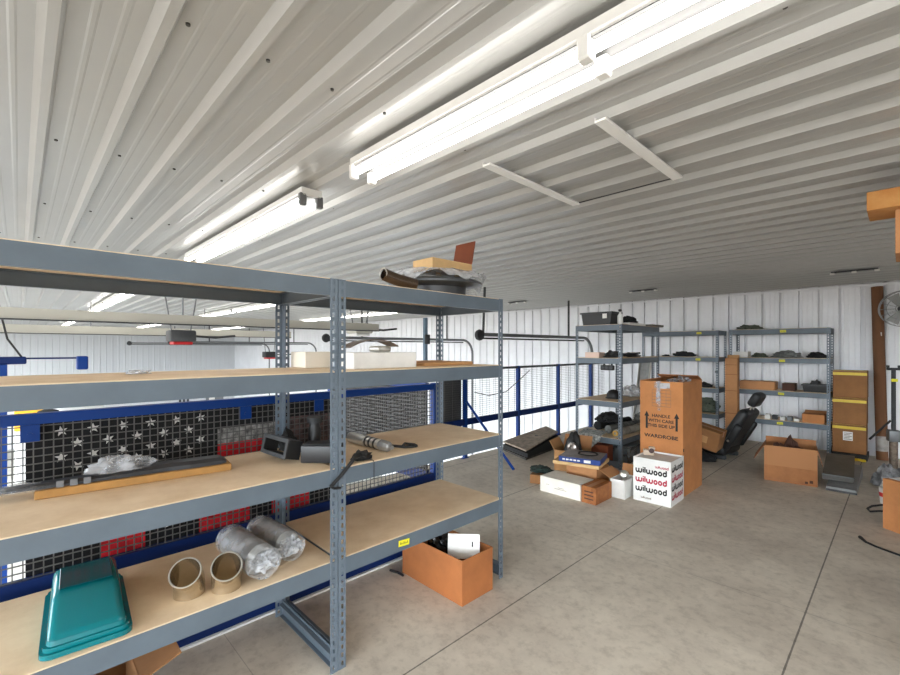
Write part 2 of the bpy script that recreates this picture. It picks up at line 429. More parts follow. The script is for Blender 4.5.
SE = shelving('grey steel rack against the far wall beside the yellow taped brown boxes', (-1.93, 8.06, 0), 0, 1.216, .46, [.44, .878, 1.365, 1.80], hh=.07,
              labels=[(onY(783 - i * 1, 8.06) + 1.93, 3 - i, (0, 0, 3, -4)[i], 'yellow sticker') for i in range(4)])
SF = shelving('grey steel rack against the far wall partly hidden by the wardrobe carton', (-3.3, 8.06, 0), 0, 1.216, .46, [.44, .86, 1.365, 1.80], hh=.07,
              labels=[(onY(699 - i, 8.06) + 3.3, 3 - i, 0, 'yellow sticker') for i in range(4)])
SG = shelving('grey steel rack at the right edge beneath the two high cardboard boxes', (.06, 4.15, 0), -PI / 2, 1.216, .45, [.4, .95, 1.5, 1.97])

# ================================================================== GUARDRAILS
def wire_grid(g, L, z0, z1, px, pz, r=.0022):
    n = int(L / px)
    for i in range(n + 1):
        x = i * px; g.box(x - r, -r, z0, x + r, r, z1)
    m = int((z1 - z0) / pz)
    for j in range(m + 1):
        z = z0 + j * pz; g.box(0, -r * 2.2, z - r, L, -r * .1, z + r)
def guard(label, loc, rz, L, posts, px=.032, pz=.032, zb=.54, toe=True, topm=BLUE, tt=.045, braces=None, r=.0022, clips=(), name='guardrail', wm=None):
    t = thing(name, label, 'railing', loc, rz)
    g = G(); g.box(0, -.022, 1.235 - tt, L, .022, 1.235); g.build('top_rail', topm, t)
    g = G(); g.box(0, -.02, zb - .085, L, .02, zb); g.build('middle_rail', BLUED, t)
    if toe:
        g = G(); g.box(0, -.044, .004, L, -.026, .30); g.build('toe_board', BLUED, t)
    g = G(); wire_grid(g, L, zb, 1.235 - tt, px, pz, r); mp = g.build('mesh_panel', wm or WIRE, t)
    for p in posts:
        g = G(); g.box(p - .025, -.025, .001, p + .025, .025, 1.24); g.box(p - .06, -.026, .001, p + .06, .026, .009); g.build('post', BLUE, t)
    for c in clips:
        g = G(); g.box(c - .03, -.03, 1.12, c + .03, -.022, 1.19); g.tube([(c, -.036, 1.15), (c, -.03, 1.15)], .009, 8); g.build('mesh_clip', BLUE, mp)
    return t
RXA = -2.575
# along X = RXA from Y -1.3 to 2.33; local x -> +Y, local -y -> +X
guard('blue guardrail with black wire mesh behind the two nearest racks', (RXA, -1.3, 0), PI / 2, 3.67, [.05, 3.64], clips=[onX(30, RXA) + 1.3, onX(244, RXA) + 1.3, onX(317, RXA) + 1.3])
guard('short blue guardrail returning from the corner behind the second rack', (-4.22, 2.33, 0), 0, 1.57, [.05], toe=False, wm=mat('mesh_black', (34, 34, 34), .5), px=.03, pz=.03, r=.0066)
tC = guard('long blue guardrail with fine mesh running to the far white wall', (-4.22, 2.36, 0), PI / 2, 6.1, [2.04, 3.24, 4.39, 5.54], px=.15, pz=.03, r=.0016, toe=False, topm=GREYD, tt=.03)
g = G(); M = T(2.04, 0, 0)
g.tube([(2.04, -.03, .78), (2.04, -.84, .004)], .022, 4); g.build('diagonal_brace', BLUE, tC)
g = G(); g.box(1.64, .03, .1, 2.0, .05, 1.11); g.build('dark_panel', GREYD, tC)
g = G(); g.tube([(2.2, -.03, .9), (2.5, -.035, .83), (2.9, -.035, .86), (3.2, -.03, 1.0), (3.5, -.03, 1.16)], .006, 6); g.build('loose_cable', DARK, tC, True)
for c in (2.7, 3.05, 4.05, 4.7):
    pass

# the flag tied to the outside of the mesh
g = G(); FX = -2.63
def fq(y0, y1, z0, z1, mi):
    g.mi = mi; n = max(1, int((y1 - y0) / .05))
    for i in range(n):
        a = y0 + (y1 - y0) * i / n; b = y0 + (y1 - y0) * (i + 1) / n
        wa = .006 * math.sin(a * 9); wb = .006 * math.sin(b * 9)
        g.add([(FX + wa, a, z0), (FX + wb, b, z0), (FX + wb, b, z1), (FX + wa, a, z1)], [(0, 1, 2, 3)])
fq(.02, .78, .93, 1.185, 0)
for z0, z1, mi in ((1.07, 1.185, 0), (.985, 1.07, 2), (.87, .985, 1), (.78, .87, 0)): fq(.78, 1.1, z0, z1, mi)
for z0, z1, mi in ((1.09, 1.185, 0), (.90, 1.09, 4), (.84, .90, 1), (.78, .84, 0)): fq(1.1, 1.5, z0, z1, mi)
for z0, z1, mi in ((.86, .93, 0), (.78, .86, 1), (.70, .78, 0)): fq(.02, .78, z0, z1, mi)
fq(.78, 1.5, .70, .78, 2)
for y0, y1, mi in ((.02, .275, 0), (.275, .45, 1), (.45, .69, 0), (.69, .95, 1), (.95, 1.08, 0), (1.08, 1.32, 1), (1.32, 1.5, 0)): fq(y0, y1, .52, .70, mi)
def star(y, z, r, mi):
    g.mi = mi; a0 = random.uniform(0, .5)
    pts = []
    for i in range(10):
        q = r if i % 2 == 0 else r * .4; an = a0 + PI / 2 + PI * i / 5; pts.append((FX + .009, y + q * math.cos(an), z + q * math.sin(an)))
    g.add([(FX + .009, y, z)] + pts, [(0, 1 + i, 1 + (i + 1) % 10) for i in range(10)])
for r_, z in enumerate((1.142, 1.083, 1.025, .978)):
    for i in range(6):
        y = .135 + .112 * i + (.056 if r_ % 2 else 0)
        if y < .74: star(y, z, .024, 3)
for i in range(9): star(.50 + i * .02, .615 + .01 * math.sin(i * 2), .008, 3)
for i in range(10): star(1.10 + i * .022, .64 + .02 * math.sin(i * 2.4), .009, 3)
MOTTLE = mat('flag_mottle', (40, 40, 40), .9, rgb2=(176, 172, 168), vscale=26)
FLK = mat('flag_black', (20, 19, 21), .9, var=.3); FLR = mat('flag_red', (206, 26, 36), .85, var=.15, vscale=10); FLS = mat('flag_star', (206, 204, 200), .9)
tag(g.build('hanging_flag', [FLK, FLR, MOTTLE, FLS, mat('flag_dark_mottle', (18, 16, 18), .9, rgb2=(120, 96, 94), vscale=18)]), 'black and red flag with grey stars hanging on the wire mesh railing', 'flag')

# ================================================================== ON THE NEAR RACK
D4, D3, D2, D1 = .521, .950, 1.402, 1.836
# teal bin upside down
t = thing('plastic_bin', 'teal translucent plastic bin lying upside down on the lowest shelf', 'bin', (-2.15, .175, D4 + .001), math.radians(-4))
b_ = bmesh.new(); pf = [(-.2, .02), (.25, .02), (.245, .05), (.06, .115), (-.185, .12)]
vv = [[b_.verts.new((x, -.1 + .012 * (z - .02) / .1, z)) for x, z in pf], [b_.verts.new((x, .115 - .012 * (z - .02) / .1, z)) for x, z in pf]]
n = len(pf)
for q in range(n): b_.faces.new([vv[0][q], vv[0][(q + 1) % n], vv[1][(q + 1) % n], vv[1][q]])
b_.faces.new(vv[0]); b_.faces.new(vv[1][::-1]); bmesh.ops.bevel(b_, geom=list(b_.edges), offset=.024, segments=5, profile=.5, affect='EDGES')
b_.verts.index_update(); g = G(); g.add([tuple(v.co) for v in b_.verts], [[v.index for v in f.verts] for f in b_.faces]); b_.free(); g.build('bin_body', TEAL, t, True)
def rrect(x0, y0, x1, y1, r):
    p = []
    for cx_, cy_, a0 in ((x1 - r, y1 - r, 0), (x0 + r, y1 - r, 90), (x0 + r, y0 + r, 180), (x1 - r, y0 + r, 270)): p += [(cx_ + r * math.cos(math.radians(a0 + 15 * q)), cy_ + r * math.sin(math.radians(a0 + 15 * q))) for q in range(7)]
    return p
g = G(); g.prism(rrect(-.22, -.115, .27, .13, .035), 0, .016); g.build('bin_rim', TEAL, t, True)
g = G(); g.prism(rrect(-.208, -.107, .258, .122, .03), .016, .03); g.build('rim_step', TEAL, t, True)
g = G(); g.rbox(-.165, -.07, .1185, .035, .085, .1225, .0018, 1); g.build('base_panel', mat('teal_dark', (6, 78, 86), .15), t, True)
# two steel elbows
def elbow(label, x, y, rz, r=.056):
    t = thing('steel_pipe_elbow', label, 'pipe', (x, y, D4 + .001), rz)
    pts = [(0, 0, 0), (0, 0, .035), (.008, 0, .06), (.028, 0, .088), (.055, 0, .112)]
    g = G(); g.tube(pts, r, 28, False); g.tube(pts, r - .003, 28, False); g.build('pipe_wall', STAIN, t, True)
    g = G(); n = 28; d = Vector((.027, 0, .024)).normalized(); x_ = d.cross(Vector((0, 1, 0))); ring = []
    for j in range(n): a = 2 * PI * j / n; ring.append(Vector(pts[-1]) + (Vector((0, 1, 0)) * math.cos(a) + x_ * math.sin(a)) * (r - .001))
    g.tube(ring, .003, 6, closed=True); g.build('end_rim', CHROME, t, True)
elbow('short shiny steel pipe elbow on the lowest shelf nearest the teal bin', -2.01, .492, -.5)
elbow('short shiny steel pipe elbow between its twin and the plastic wrapped cylinders', -1.955, .615, -.3)
def wrapped(label, x0, x1, y0, y1, r, seed):
    L = math.hypot(x1 - x0, y1 - y0); t = thing('wrapped_muffler', label, 'car part', (x0, y0, D4 + r + .006), math.atan2(y1 - y0, x1 - x0))
    R = Matrix.Rotation(PI / 2, 4, 'Y')
    g = G(); g.lathe([(0.001, .02), (r * .7, .02), (r * .9, .05), (r * .92, L - .05), (r * .6, L - .03), (.001, L - .03)], 28, R); g.build('metal_can', ALU, t, True)
    g = G(); N = 36; pr = [(r * .3, 0), (r * .9, .005), (r, .04)] + [(r, .04 + (L - .06) * i / 14) for i in range(1, 15)] + [(r * .93, L + .004), (r * .74, L + .0), (r * .5, L - .03), (r * .2, L - .012), (.002, L - .03)]
    vs = []
    for i, (rr, z) in enumerate(pr):
        for j in range(N):
            a = 2 * PI * j / N; k = 1 + .035 * noise.noise(Vector((math.cos(a) * 3 + seed, math.sin(a) * 3, z * 14))) * (1 if rr > r * .7 else 7)
            vs.append((z + (.02 * noise.noise(Vector((math.cos(a) * 4, math.sin(a) * 4, seed + i))) if i > len(pr) - 4 else 0), rr * k * math.cos(a), rr * k * math.sin(a)))
    g.add(vs, [(i * N + j, i * N + (j + 1) % N, (i + 1) * N + (j + 1) % N, (i + 1) * N + j) for i in range(len(pr) - 1) for j in range(N)])
    g.build('plastic_wrap', FILM, t, True, 60)
    g = G(); g.blob(r * .5, r * .75, .03, seed, .7, 3, 4, T(L - .03, 0, 0, 0, PI / 2, 0)); g.build('crumpled_end', FILM2, t, True, 60)
wrapped('larger cylinder wrapped in clear plastic beside the steel elbows', -2.27, -1.895, .725, .752, .071, 1)
wrapped('cylinder wrapped in clear plastic on the lowest shelf nearest the middle post', -2.32, -1.97, .88, .905, .066, 5)
# long carton strip with a bumper trim in a bag
A0 = Vector((-2.23, .04, D3 + .001)); A1 = Vector((-2.155, .70, D3 + .001)); an = math.atan2(A1.y - A0.y, A1.x - A0.x); LL = (A1 - A0).length
t = thing('flat_carton', 'long thin tan carton on the third shelf under a black car trim', 'box', A0, an)
g = G(); g.rbox(0, 0, 0, LL, .13, .032, .003, 1); g.build('carton_body', mat('tan_carton', (166, 122, 66), .8, var=.08), t)
g = G(); g.box(-.0006, .03, .006, 0, .1, .026); g.build('end_print', CARDD, t)
t = thing('bumper_trim', 'long black plastic car trim in clear bag lying on the thin tan carton', 'car part', A0 + Vector((0, 0, .0335)), an)
g = G(); pts = []
secs = [(-.14, .05, .0, .012, .05), (0.0, .05, .0, .02, .06), (.2, .05, 0, .024, .07), (.3, .055, .0, .03, .08), (.42, .06, .0, .034, .085), (.5, .05, .0, .034, .09), (.62, .05, .0, .032, .085), (.645, .05, .004, .018, .08)]
vs, fs = [], []
for x, yc, z0, z1, w in secs: vs += [(x, yc - w / 2, z0), (x, yc + w / 2, z0), (x, yc + w / 2, z0 + (z1 - z0) * .8), (x, yc + w * .2, z1), (x, yc - w * .35, z1 * .9), (x, yc - w / 2, z0 + (z1 - z0) * .5)]
for i in range(len(secs) - 1): fs += [(i * 6 + j, i * 6 + (j + 1) % 6, (i + 1) * 6 + (j + 1) % 6, (i + 1) * 6 + j) for j in range(6)]
fs += [(5, 4, 3, 2, 1, 0), tuple((len(secs) - 1) * 6 + j for j in range(6))]
g.add(vs, fs); g.build('trim_body', mat('trim_black', (44, 45, 48), .38), t)
for x in (.06, .1, .14):
    g = G(); g.box(x, .006, -.0, x + .022, .02, .024); g.build('clip_tab', GREY, t)
g = G(); g.blob(.105, .05, .05, 3, .5, 2.0, 4, T(.25, .045, .026)); g.build('plastic_bag', FILM, t, True, 60)
g = G(); g.blob(.12, .05, .022, 8, .5, 3, 3, T(-.06, .04, .0)); g.build('bag_tail', FILM, t, True, 60)
# radio bezel
t = thing('radio_bezel', 'black hollow radio surround tipped on the third shelf', 'car part', (-2.19, .905, D3 + .03), math.radians(4), rot=(math.radians(-14), 0, math.radians(4)))
w, h, d = .12, .09, .075
g = G(); k = .012
for (a, b, c, e) in ((-w, -w + k, 0, h), (w - k, w, 0, h), (-w + k, w - k, 0, k), (-w + k, w - k, h - k, h)): g.box(a, 0, c, b, d, e)
g.build('shell', BLACK, t)
g = G(); k = .016
for (a, b, c, e) in ((-w - .004, -w + k, -.003, h + .003), (w - k, w + .004, -.003, h + .003), (-w + k, w - k, -.003, k), (-w + k, w - k, h - k, h + .003)): g.box(a, -.006, c, b, 0, e)
g.build('front_trim', GREYD, t)
# black module and small stand
t = thing('black_module', 'flat black box beside the radio surround at the middle post', 'box', (-2.02, 1.085, D3 + .001), math.radians(45))
g = G(); g.rbox(-.095, -.052, 0, .095, .052, .085, .006, 2); g.build('case', mat('module_black', (40, 40, 42), .4), t, True)
g = G(); g.rbox(-.09, -.048, .085, .05, .046, .092, .003, 1); g.build('lid', DARK, t, True)
t = thing('black_bottle', 'black upright canister behind the middle post against the mesh', 'bottle', (-2.36, 1.215, D3 + .001))
g = G(); g.lathe([(.001, 0), (.036, 0), (.036, .10), (.03, .112), (.03, .135), (.001, .135)], 20); g.build('canister_body', BLACK, t, True)
g = G(); g.lathe([(.001, .135), (.042, .135), (.044, .165), (.036, .172), (.001, .172)], 20); g.build('cap', DARK, t, True)
t = thing('black_bracket', 'crumpled black bracket between the radio surround and the mesh', 'car part', (-2.345, 1.05, D3 + .001))
g = G(); g.blob(.05, .045, .085, 12, .6, 2.2, 3); g.build('bracket_body', BLACKR, t, True, 30)
# strap hooked over the beam
t = thing('rubber_strap', 'black rubber strap hooked over the third shelf at the middle post', 'strap', (0, 0, 0))
g = G(); g.tube([(-1.97, 1.25, .964), (-1.91, 1.235, .972), (-1.86, 1.165, .98), (-1.832, 1.14, .978), (-1.828, 1.08, .925), (-1.828, 1.02, .878)], .0085, 8); g.build('strap_band', BLACKR, t, True)
g = G(); g.tube([(-1.828, 1.02, .878), (-1.826, 1.035, .868), (-1.826, 1.07, .862)], .006, 6); g.build('hook', BLACK, t, True)
g = G(); g.blob(.045, .05, .04, 4, .5, 2.5, 3, T(-1.925, 1.245, D3 - .003)); g.build('strap_coil', BLACKR, t, True, 30)
g = G(); g.tube([(-1.90, 1.27, .951), (-1.855, 1.27, .951), (-1.844, 1.268, .945), (-1.843, 1.267, .86)], .002, 5); g.build('string', BLACK, t, True)
# shock absorber and hook on the second rack
D3B = .946
t = thing('shock_absorber', 'silver cylindrical shock absorber with black bands on the third shelf', 'car part', (-2.32, 1.43, D3B + .033))
R = Matrix.Rotation(PI / 2, 4, 'Y')
g = G(); g.lathe([(.001, 0), (.03, 0), (.032, .004), (.032, .17), (.001, .17)], 24, R); g.build('reservoir', CHROME, t, True)
g = G(); g.lathe([(.001, .17), (.028, .17), (.028, .3), (.001, .3)], 24, R); cb = g.build('cylinder_body', CHROME, t, True)
for x in (.175, .215, .26):
    g = G(); g.lathe([(.0282, x), (.0295, x), (.0295, x + .017), (.0282, x + .017)], 24, R); g.build('black_band', BLACK, cb, True)
g = G(); g.lathe([(.001, .3), (.024, .3), (.031, .31), (.031, .36), (.022, .385), (.012, .39), (.012, .41), (.001, .41)], 8, R); g.build('end_nut', ALU, t)
t = thing('bent_hook', 'black bent metal hook beside the silver shock absorber', 'hook', (-1.99, 1.55, D3B + .009), .4)
g = G(); g.tube([(-.08, -.03, 0), (-.05, -.02, .004), (.02, .0, .0), (.06, .02, 0), (.075, .05, .0), (.05, .075, 0), (.02, .06, .004), (.015, .02, .014), (.03, -.03, .014)], .0075, 8); g.build('hook_rod', BLACKR, t, True)
# second shelf boxes
carton('white_carton', 'long low white box on the second shelf under the curved trim', (-2.085, 1.44, D2 + .001), PI / 2, .42, .23, .086, PAPER)
carton('white_carton', 'cream box beside the long white box behind the middle post', (-2.36, 1.22, D2 + .001), PI / 2, .21, .18, .088, mat('cream_card', (226, 216, 200), .8))
t = thing('curved_trim', 'silver and brown curved trim piece lying on the long white box', 'car part', (-2.1, 1.42, D2 + .0885), 0)
vs, fs = [], []; n = 14
for i in range(n + 1):
    a = i / n; y = -.16 + .32 * a; z = .066 * math.sin(PI * (a * .8 + .08)) ** .8
    for x in (-.05, .05): vs += [(x, y, z), (x, y, z + .006)]
for i in range(n): b = i * 4; fs += [(b, b + 2, b + 6, b + 4), (b + 1, b + 5, b + 7, b + 3), (b, b + 4, b + 5, b + 1), (b + 2, b + 3, b + 7, b + 6)]
fs += [(0, 1, 3, 2), (n * 4, n * 4 + 2, n * 4 + 3, n * 4 + 1)]
g = G(); g.add(vs, fs); g.build('arch_strip', mat('walnut_trim', (96, 80, 66), .3), t, True)
g = G(); g.rbox(-.05, .02, 0, .05, .11, .034, .01, 2); g.build('silver_foot', CHROME, t, True)
carton('flat_carton', 'thin flat cardboard sheet box at the right end of the second shelf', (-2.2, 1.95, D2 + .001), PI / 2, .42, .4, .022, CARDL)
t = tag(G().blob(.05, .04, .014, 6, .6, 3, 3).build('plastic_scrap', FILM2, None, True, 60), 'small scrap of clear plastic lying on the second shelf of the nearest rack', 'scrap'); t.location = (-2.25, .36, D2 + .001)

# top of the second rack: wheel in plastic, tube, open carton
t = thing('wheel_package', 'black round wheel wrapped in silvery plastic on top of the rack', 'wheel', (-2.145, 1.955, D1 + .008), 0)
g = G(); g.lathe([(.001, 0), (.19, 0), (.2, .012), (.2, .06), (.27, .066), (.305, .078), (.305, .09), (.28, .105), (.12, .115), (.001, .115)], 40, T(0, 0, 0, .02, .03)); g.build('wheel_body', mat('wheel_grey', (64, 66, 69), .35), t, True)
vs, fs = [], []; n = 40; m_ = 16
for i in range(m_ + 1):
    r = .02 + .315 * i / m_
    for j in range(n):
        a = 2 * PI * j / n; q = noise.noise(Vector((math.cos(a) * r * 14, math.sin(a) * r * 14, 2.2))); s_ = noise.noise(Vector((math.cos(a) * 3.1, math.sin(a) * 3.1, 9)))
        drop = max(0, (r - .29)) * (1.0 + 1.6 * s_)
        vs.append((r * math.cos(a) * (1 + .06 * s_), r * math.sin(a) * (1.08 + .06 * s_), .145 + .016 * q + .012 * noise.noise(Vector((math.cos(a) * r * 40, math.sin(a) * r * 40, 5))) - max(.0, drop)))
vs = [(x, y, max(.002, z)) for x, y, z in vs]
for i in range(m_): fs += [(i * n + j, i * n + (j + 1) % n, (i + 1) * n + (j + 1) % n, (i + 1) * n + j) for j in range(n)]
fs.append(tuple(range(n)))
g = G(); g.add(vs, fs); g.build('plastic_wrap', FILM2, t, True, 60)
g = G(); g.add([(.05, .27, .12), (.1, .33, .0), (-.1, .36, .0), (-.12, .28, .125), (.0, .37, .03)], [(0, 1, 4), (0, 4, 3), (4, 2, 3)]); g.build('wrap_tail', FILM, t)
t = thing('pipe_length', 'dark open ended pipe sticking out beside the wrapped wheel', 'pipe', (-1.985, 1.425, D1 + .045), 0)
g = G(); ax = [(.0, -.0, .035), (0.015, .08, .012), (.03, .2, -.006)]; g.tube(ax, .034, 20, False); g.tube(ax, .030, 20, False); g.build('pipe_wall', mat('pipe_brown', (92, 78, 66), .25, .8), t, True)
g = G(); g.tube([(.032 * math.cos(a), .0, .035 + .032 * math.sin(a)) for a in [2 * PI * i / 20 for i in range(20)]], .0035, 6, closed=True); g.build('end_rim', CHROME, t, True)
carton('open_carton', 'shallow open cardboard tray with raised flap on the wrapped wheel', (-2.15, 2.03, D1 + .176), PI / 2, .36, .19, .07, CARDP, [('r', 12, .17, CARDR)], None, True)
# pieces under the second rack and nearest corner
carton('open_carton', 'open orange cardboard box on the floor under the second rack', (-2.08, 1.99, .001), 0, .56, .275, .266, mat('carton_rust', (164, 100, 54), .85, var=.07, vscale=4), open_=True)
t = tag(G().blob(.15, .085, .25, 2, .28, 2.4, 4).build('black_bag', mat('bin_liner', (18, 18, 20), .25, bump=.8, bscale=14), None, True, 50), 'black plastic bag inside the orange box on the floor', 'bag'); t.location = (-2.13, 1.99, .008)
t = thing('white_bracket', 'white folded sheet metal plate standing in the orange box', 'plate', (-1.915, 1.985, .2), 0, rot=(math.radians(-14), 0, math.radians(42)))
g = G(); g.box(-.1, -.002, 0, .1, .002, .145); g.box(-.1, .002, 0, -.096, .05, .12); g.build('sheet', PAPER, t)
g = G(); g.box(.05, -.0035, .07, .058, -.002, .1); g.build('slot', INK, t)
t['label'] = 'white folded sheet metal plate standing in the orange box'
tag(G().tube([(0, 0, 0), (.06, .02, 0), (.12, .02, .0)], .008, 6).build('rubber_strip', BLACKR, None, True), 'short black rubber strip on the floor beside the orange box', 'strap').location = (-2.43, 1.80, .009)
carton('open_carton', 'brown cardboard box with rounded flap on the floor under the nearest rack', (-2.02, .13, .001), PI / 2, .36, .3, .34, CARDB, [('r', 70, .13), ('f', 40, .06)], None, True)

# ================================================================== FLOOR PILE IN FRONT OF THE THIRD RACK
carton('white_crate', 'long white box lying on the floor at the front of the pile', (-2.465, 4.11, .001), 0, .47, .28, .16, WOODW)
tp = bpy.context.scene.objects
t = [o for o in COL.objects if o.name.startswith('white_crate') and o.parent is None][-1]
g = G(); g.box(-.06, -.1412, .06, .08, -.1403, .064); g.box(-.02, -.1412, .075, .05, -.1403, .079); g.box(-.16, -.1412, .085, -.12, -.1403, .088); g.build('print_mark', INKG, t)
carton('small_carton', 'small brown box with taped top on the floor beside the white box', (-2.14, 4.13, .001), 0, .155, .33, .165, WOODB, tape=TAPEB, seam='y')
t = [o for o in COL.objects if o.name.startswith('small_carton') and o.parent is None][-1]
g = G()
for z in (.04, .075, .11): g.box(-.045, -.1663, z, .05, -.1653, z + .012)
g.build('print_mark', CARDD, t)
carton('open_carton', 'small white open box with brown flaps holding a steel part', (-2.02, 4.46, .001), 0, .15, .26, .185, PAPER, [('l', 62, .13, CARD), ('b', 15, .11, CARD), ('f', 178, .02, PAPER)], None, True)
t = thing('steel_fitting', 'round steel fitting sitting in the small white open box', 'car part', (-2.0, 4.44, .215), .3)
g = G(); g.lathe([(.001, -.02), (.03, -.02), (.045, .0), (.045, .02), (.03, .04), (.02, .04), (.02, .01), (.001, .01)], 20, T(0, 0, .0, .5)); g.build('fitting_body', CHROME, t, True)
carton('brown_carton', 'brown cardboard box under the stack of flat boards', (-2.44, 4.50, .001), 0, .36, .28, .235, CARD)
carton('flat_carton', 'flat beige carton beneath the blue printed box', (-2.5, 4.47, .247), math.radians(12), .50, .42, .036, CARDP)
t = carton('printed_box', 'flat blue printed box on top of the beige carton', (-2.47, 4.46, .285), math.radians(16), .44, .38, .055, BOOKB)
g = G(); g.box(-.215, -.185, .055, .215, .185, .0562); g.build('cover_print', ART, t)
g = G(); g.tube([(.1 * math.cos(2 * PI * i / 24) + .04, .09 * math.sin(2 * PI * i / 24) + .05, .0565) for i in range(24)], .012, 5, closed=True); g.build('ring_print', INK, t)
g = G(); g.box(.05, -.1912, .012, .12, -.1902, .042); g.build('white_label', PAPER, t)
g = G()
for i in range(5): g.box(-.18 + i * .04, -.1912, .02, -.152 + i * .04, -.1902, .036)
g.build('spine_print', PAPER, t)
carton('small_carton', 'small brown box at the back left corner of the floor pile', (-2.87, 4.24, .001), math.radians(20), .2, .22, .1, CARDB)
t = tag(G().blob(.12, .11, .05, 14, .4, 2, 4).build('cloth', mat('dark_green_cloth', (30, 44, 40), .9, var=.3), None, True), 'dark green cloth on the small brown box at the pile corner', 'cloth'); t.location = (-2.87, 4.24, .122)
t = tag(G().blob(.045, .06, .018, 15, .3, 2, 4).build('cloth', PAPER, None, True), 'white rag between the dark green cloth and the long white box', 'cloth'); t.location = (-2.62, 4.36, .0)
t.location = (-2.69, 4.40, .001)
carton('open_carton', 'open cardboard box behind the flat boards holding a black bag', (-2.90, 4.98, .001), math.radians(12), .36, .34, .25, CARDL, [('l', 30, .12), ('b', 25, .15, CARD)], None, True)
t = tag(G().blob(.12, .11, .26, 21, .22, 1.6, 4).build('black_bag', mat('bag_black', (24, 24, 25), .5, bump=.5, bscale=16), None, True, 50), 'domed black bag rising out of the open box beside the third rack', 'bag'); t.location = (-2.90, 4.99, .15)
carton('small_carton', 'small upright cardboard box under the round silver part in the floor pile', (-2.735, 4.708, .001), 0, .135, .08, .28, CARDL)
t = thing('brake_caliper', 'round silver metal part resting on the small upright box in the floor pile', 'car part', (-2.735, 4.71, .302), .2)
g = G(); g.lathe([(.001, 0), (.05, 0), (.06, .02), (.055, .06), (.03, .07), (.02, .05), (.001, .05)], 20, T(0, 0, .04, PI / 2)); g.rbox(-.05, -.03, 0, .06, .02, .045, .01, 2); g.build('metal_body', mat('dull_steel', (150, 142, 136), .3, .9, var=.2, vscale=20), t, True)

# folded panels on the floor by the rail
def slab_pts(p, th): return p
t = thing('trunk_mat', 'grey brown trunk floor panel lying on black panels by the railing', 'panel', (0, 0, 0))
top = [onZ(526, 450, .135) + (.135,), onZ(503, 441, .135) + (.135,), onZ(546, 426, .245) + (.245,), onZ(558, 431.5, .245) + (.245,)]
g = G(); vs = [Vector(p) for p in top]; g.add([tuple(v) for v in vs] + [(v.x, v.y, v.z - .022) for v in vs], [(0, 1, 2, 3), (7, 6, 5, 4), (0, 4, 5, 1), (1, 5, 6, 2), (2, 6, 7, 3), (3, 7, 4, 0)]); g.build('panel_board', CARPET, t)
c = sum(vs, Vector()) / 4
g = G(); g.lathe([(.001, .006), (.02, .006), (.024, 0)], 16, T(c.x, c.y + .06, c.z + .004)); g.build('grommet', BLACK, t)
t = thing('trunk_liner', 'black folded trunk panel under the grey brown panel by the railing', 'panel', (0, 0, 0))
g = G(); lo = [(v.x, v.y, .0) for v in vs]
cx, cy = c.x, c.y
q = [((x - cx) * 1.03 + cx, (y - cy) * .97 + cy) for x, y, z in lo]
g.add([(x, y, .03) for x, y in q] + [(x, y, v.z - .05) for (x, y), v in zip(q, vs)], [(3, 2, 1, 0), (4, 5, 6, 7), (0, 1, 5, 4), (1, 2, 6, 5), (2, 3, 7, 6), (3, 0, 4, 7)]); g.build('panel_core', BLACKR, t)
g = G(); q2 = [((x - cx) * 1.04 + cx, (y - cy) * 1.03 + cy) for x, y, z in lo]
g.prism(q2, .001, .03); g.build('lower_board', mat('panel_grey', (70, 66, 62), .9, var=.3), t)

# ================================================================== BRAKE PARTS CARTON with its logo, and the wardrobe carton
def ribbon(g, pts, w, closed=False, M=None, th=.0006):
    P = [Vector((x, y, 0)) for x, y in pts]; k = len(P); L_, R_ = [], []
    for i, p in enumerate(P):
        a = P[(i - 1) % k] if (i or closed) else p; b = P[(i + 1) % k] if (i < k - 1 or closed) else p
        d = (b - a).normalized(); nrm = Vector((-d.y, d.x, 0)); L_.append(p + nrm * w / 2); R_.append(p - nrm * w / 2)
    vs = [(v.x, v.y, th) for v in L_] + [(v.x, v.y, th) for v in R_]
    fs = [(i, k + i, k + (i + 1) % k, (i + 1) % k) for i in range(k if closed else k - 1)]
    g.add(vs, fs, M)
def arc(cx, cy, rx, ry, a0, a1, n=12): return [(cx + rx * math.cos(math.radians(a0 + (a1 - a0) * i / n)), cy + ry * math.sin(math.radians(a0 + (a1 - a0) * i / n))) for i in range(n + 1)]
def logo(g, H, M, wt=.3):
    M = M @ Matrix.Diagonal((1, 1.22, 1, 1))
    # heavy rounded lower-case word: w i l w o o d ; H = x-height
    w = H * wt; x = 0; r = H * .42
    def u(x0): return [(x0, H - w * .1)] + arc(x0 + r, r, r, r, 180, 360, 10) + [(x0 + 2 * r, H - w * .1)]
    def draw(pts, closed=False): ribbon(g, pts, w, closed, M)
    seq = []
    for ch in 'wilwood':
        if ch == 'w': draw(u(x)); draw(u(x + 2 * r)); x += 4 * r + w * 1.25
        elif ch == 'i':
            draw([(x, H), (x, 0)]); draw([(x, H * 1.2), (x, H * 1.42)]); x += w * 1.25
        elif ch == 'l': draw([(x, H * 1.42), (x, 0)]); x += w * 1.25
        elif ch == 'o': draw(arc(x + r, r, r, r, 0, 345, 16), True); x += 2 * r + w * 1.2
        elif ch == 'd': draw(arc(x + r, r, r, r, 0, 345, 16), True); draw([(x + 2 * r, H * 1.42), (x + 2 * r, 0)]); x += 2 * r + w
    return x
def logo_w(H, wt=.3):
    w = H * wt; r = H * .42; return 2 * (4 * r + w * 1.25) + 2 * w * 1.25 + 2 * (2 * r + w * 1.2) + 2 * r + w
W_, D_, H_ = .355, .37, .43
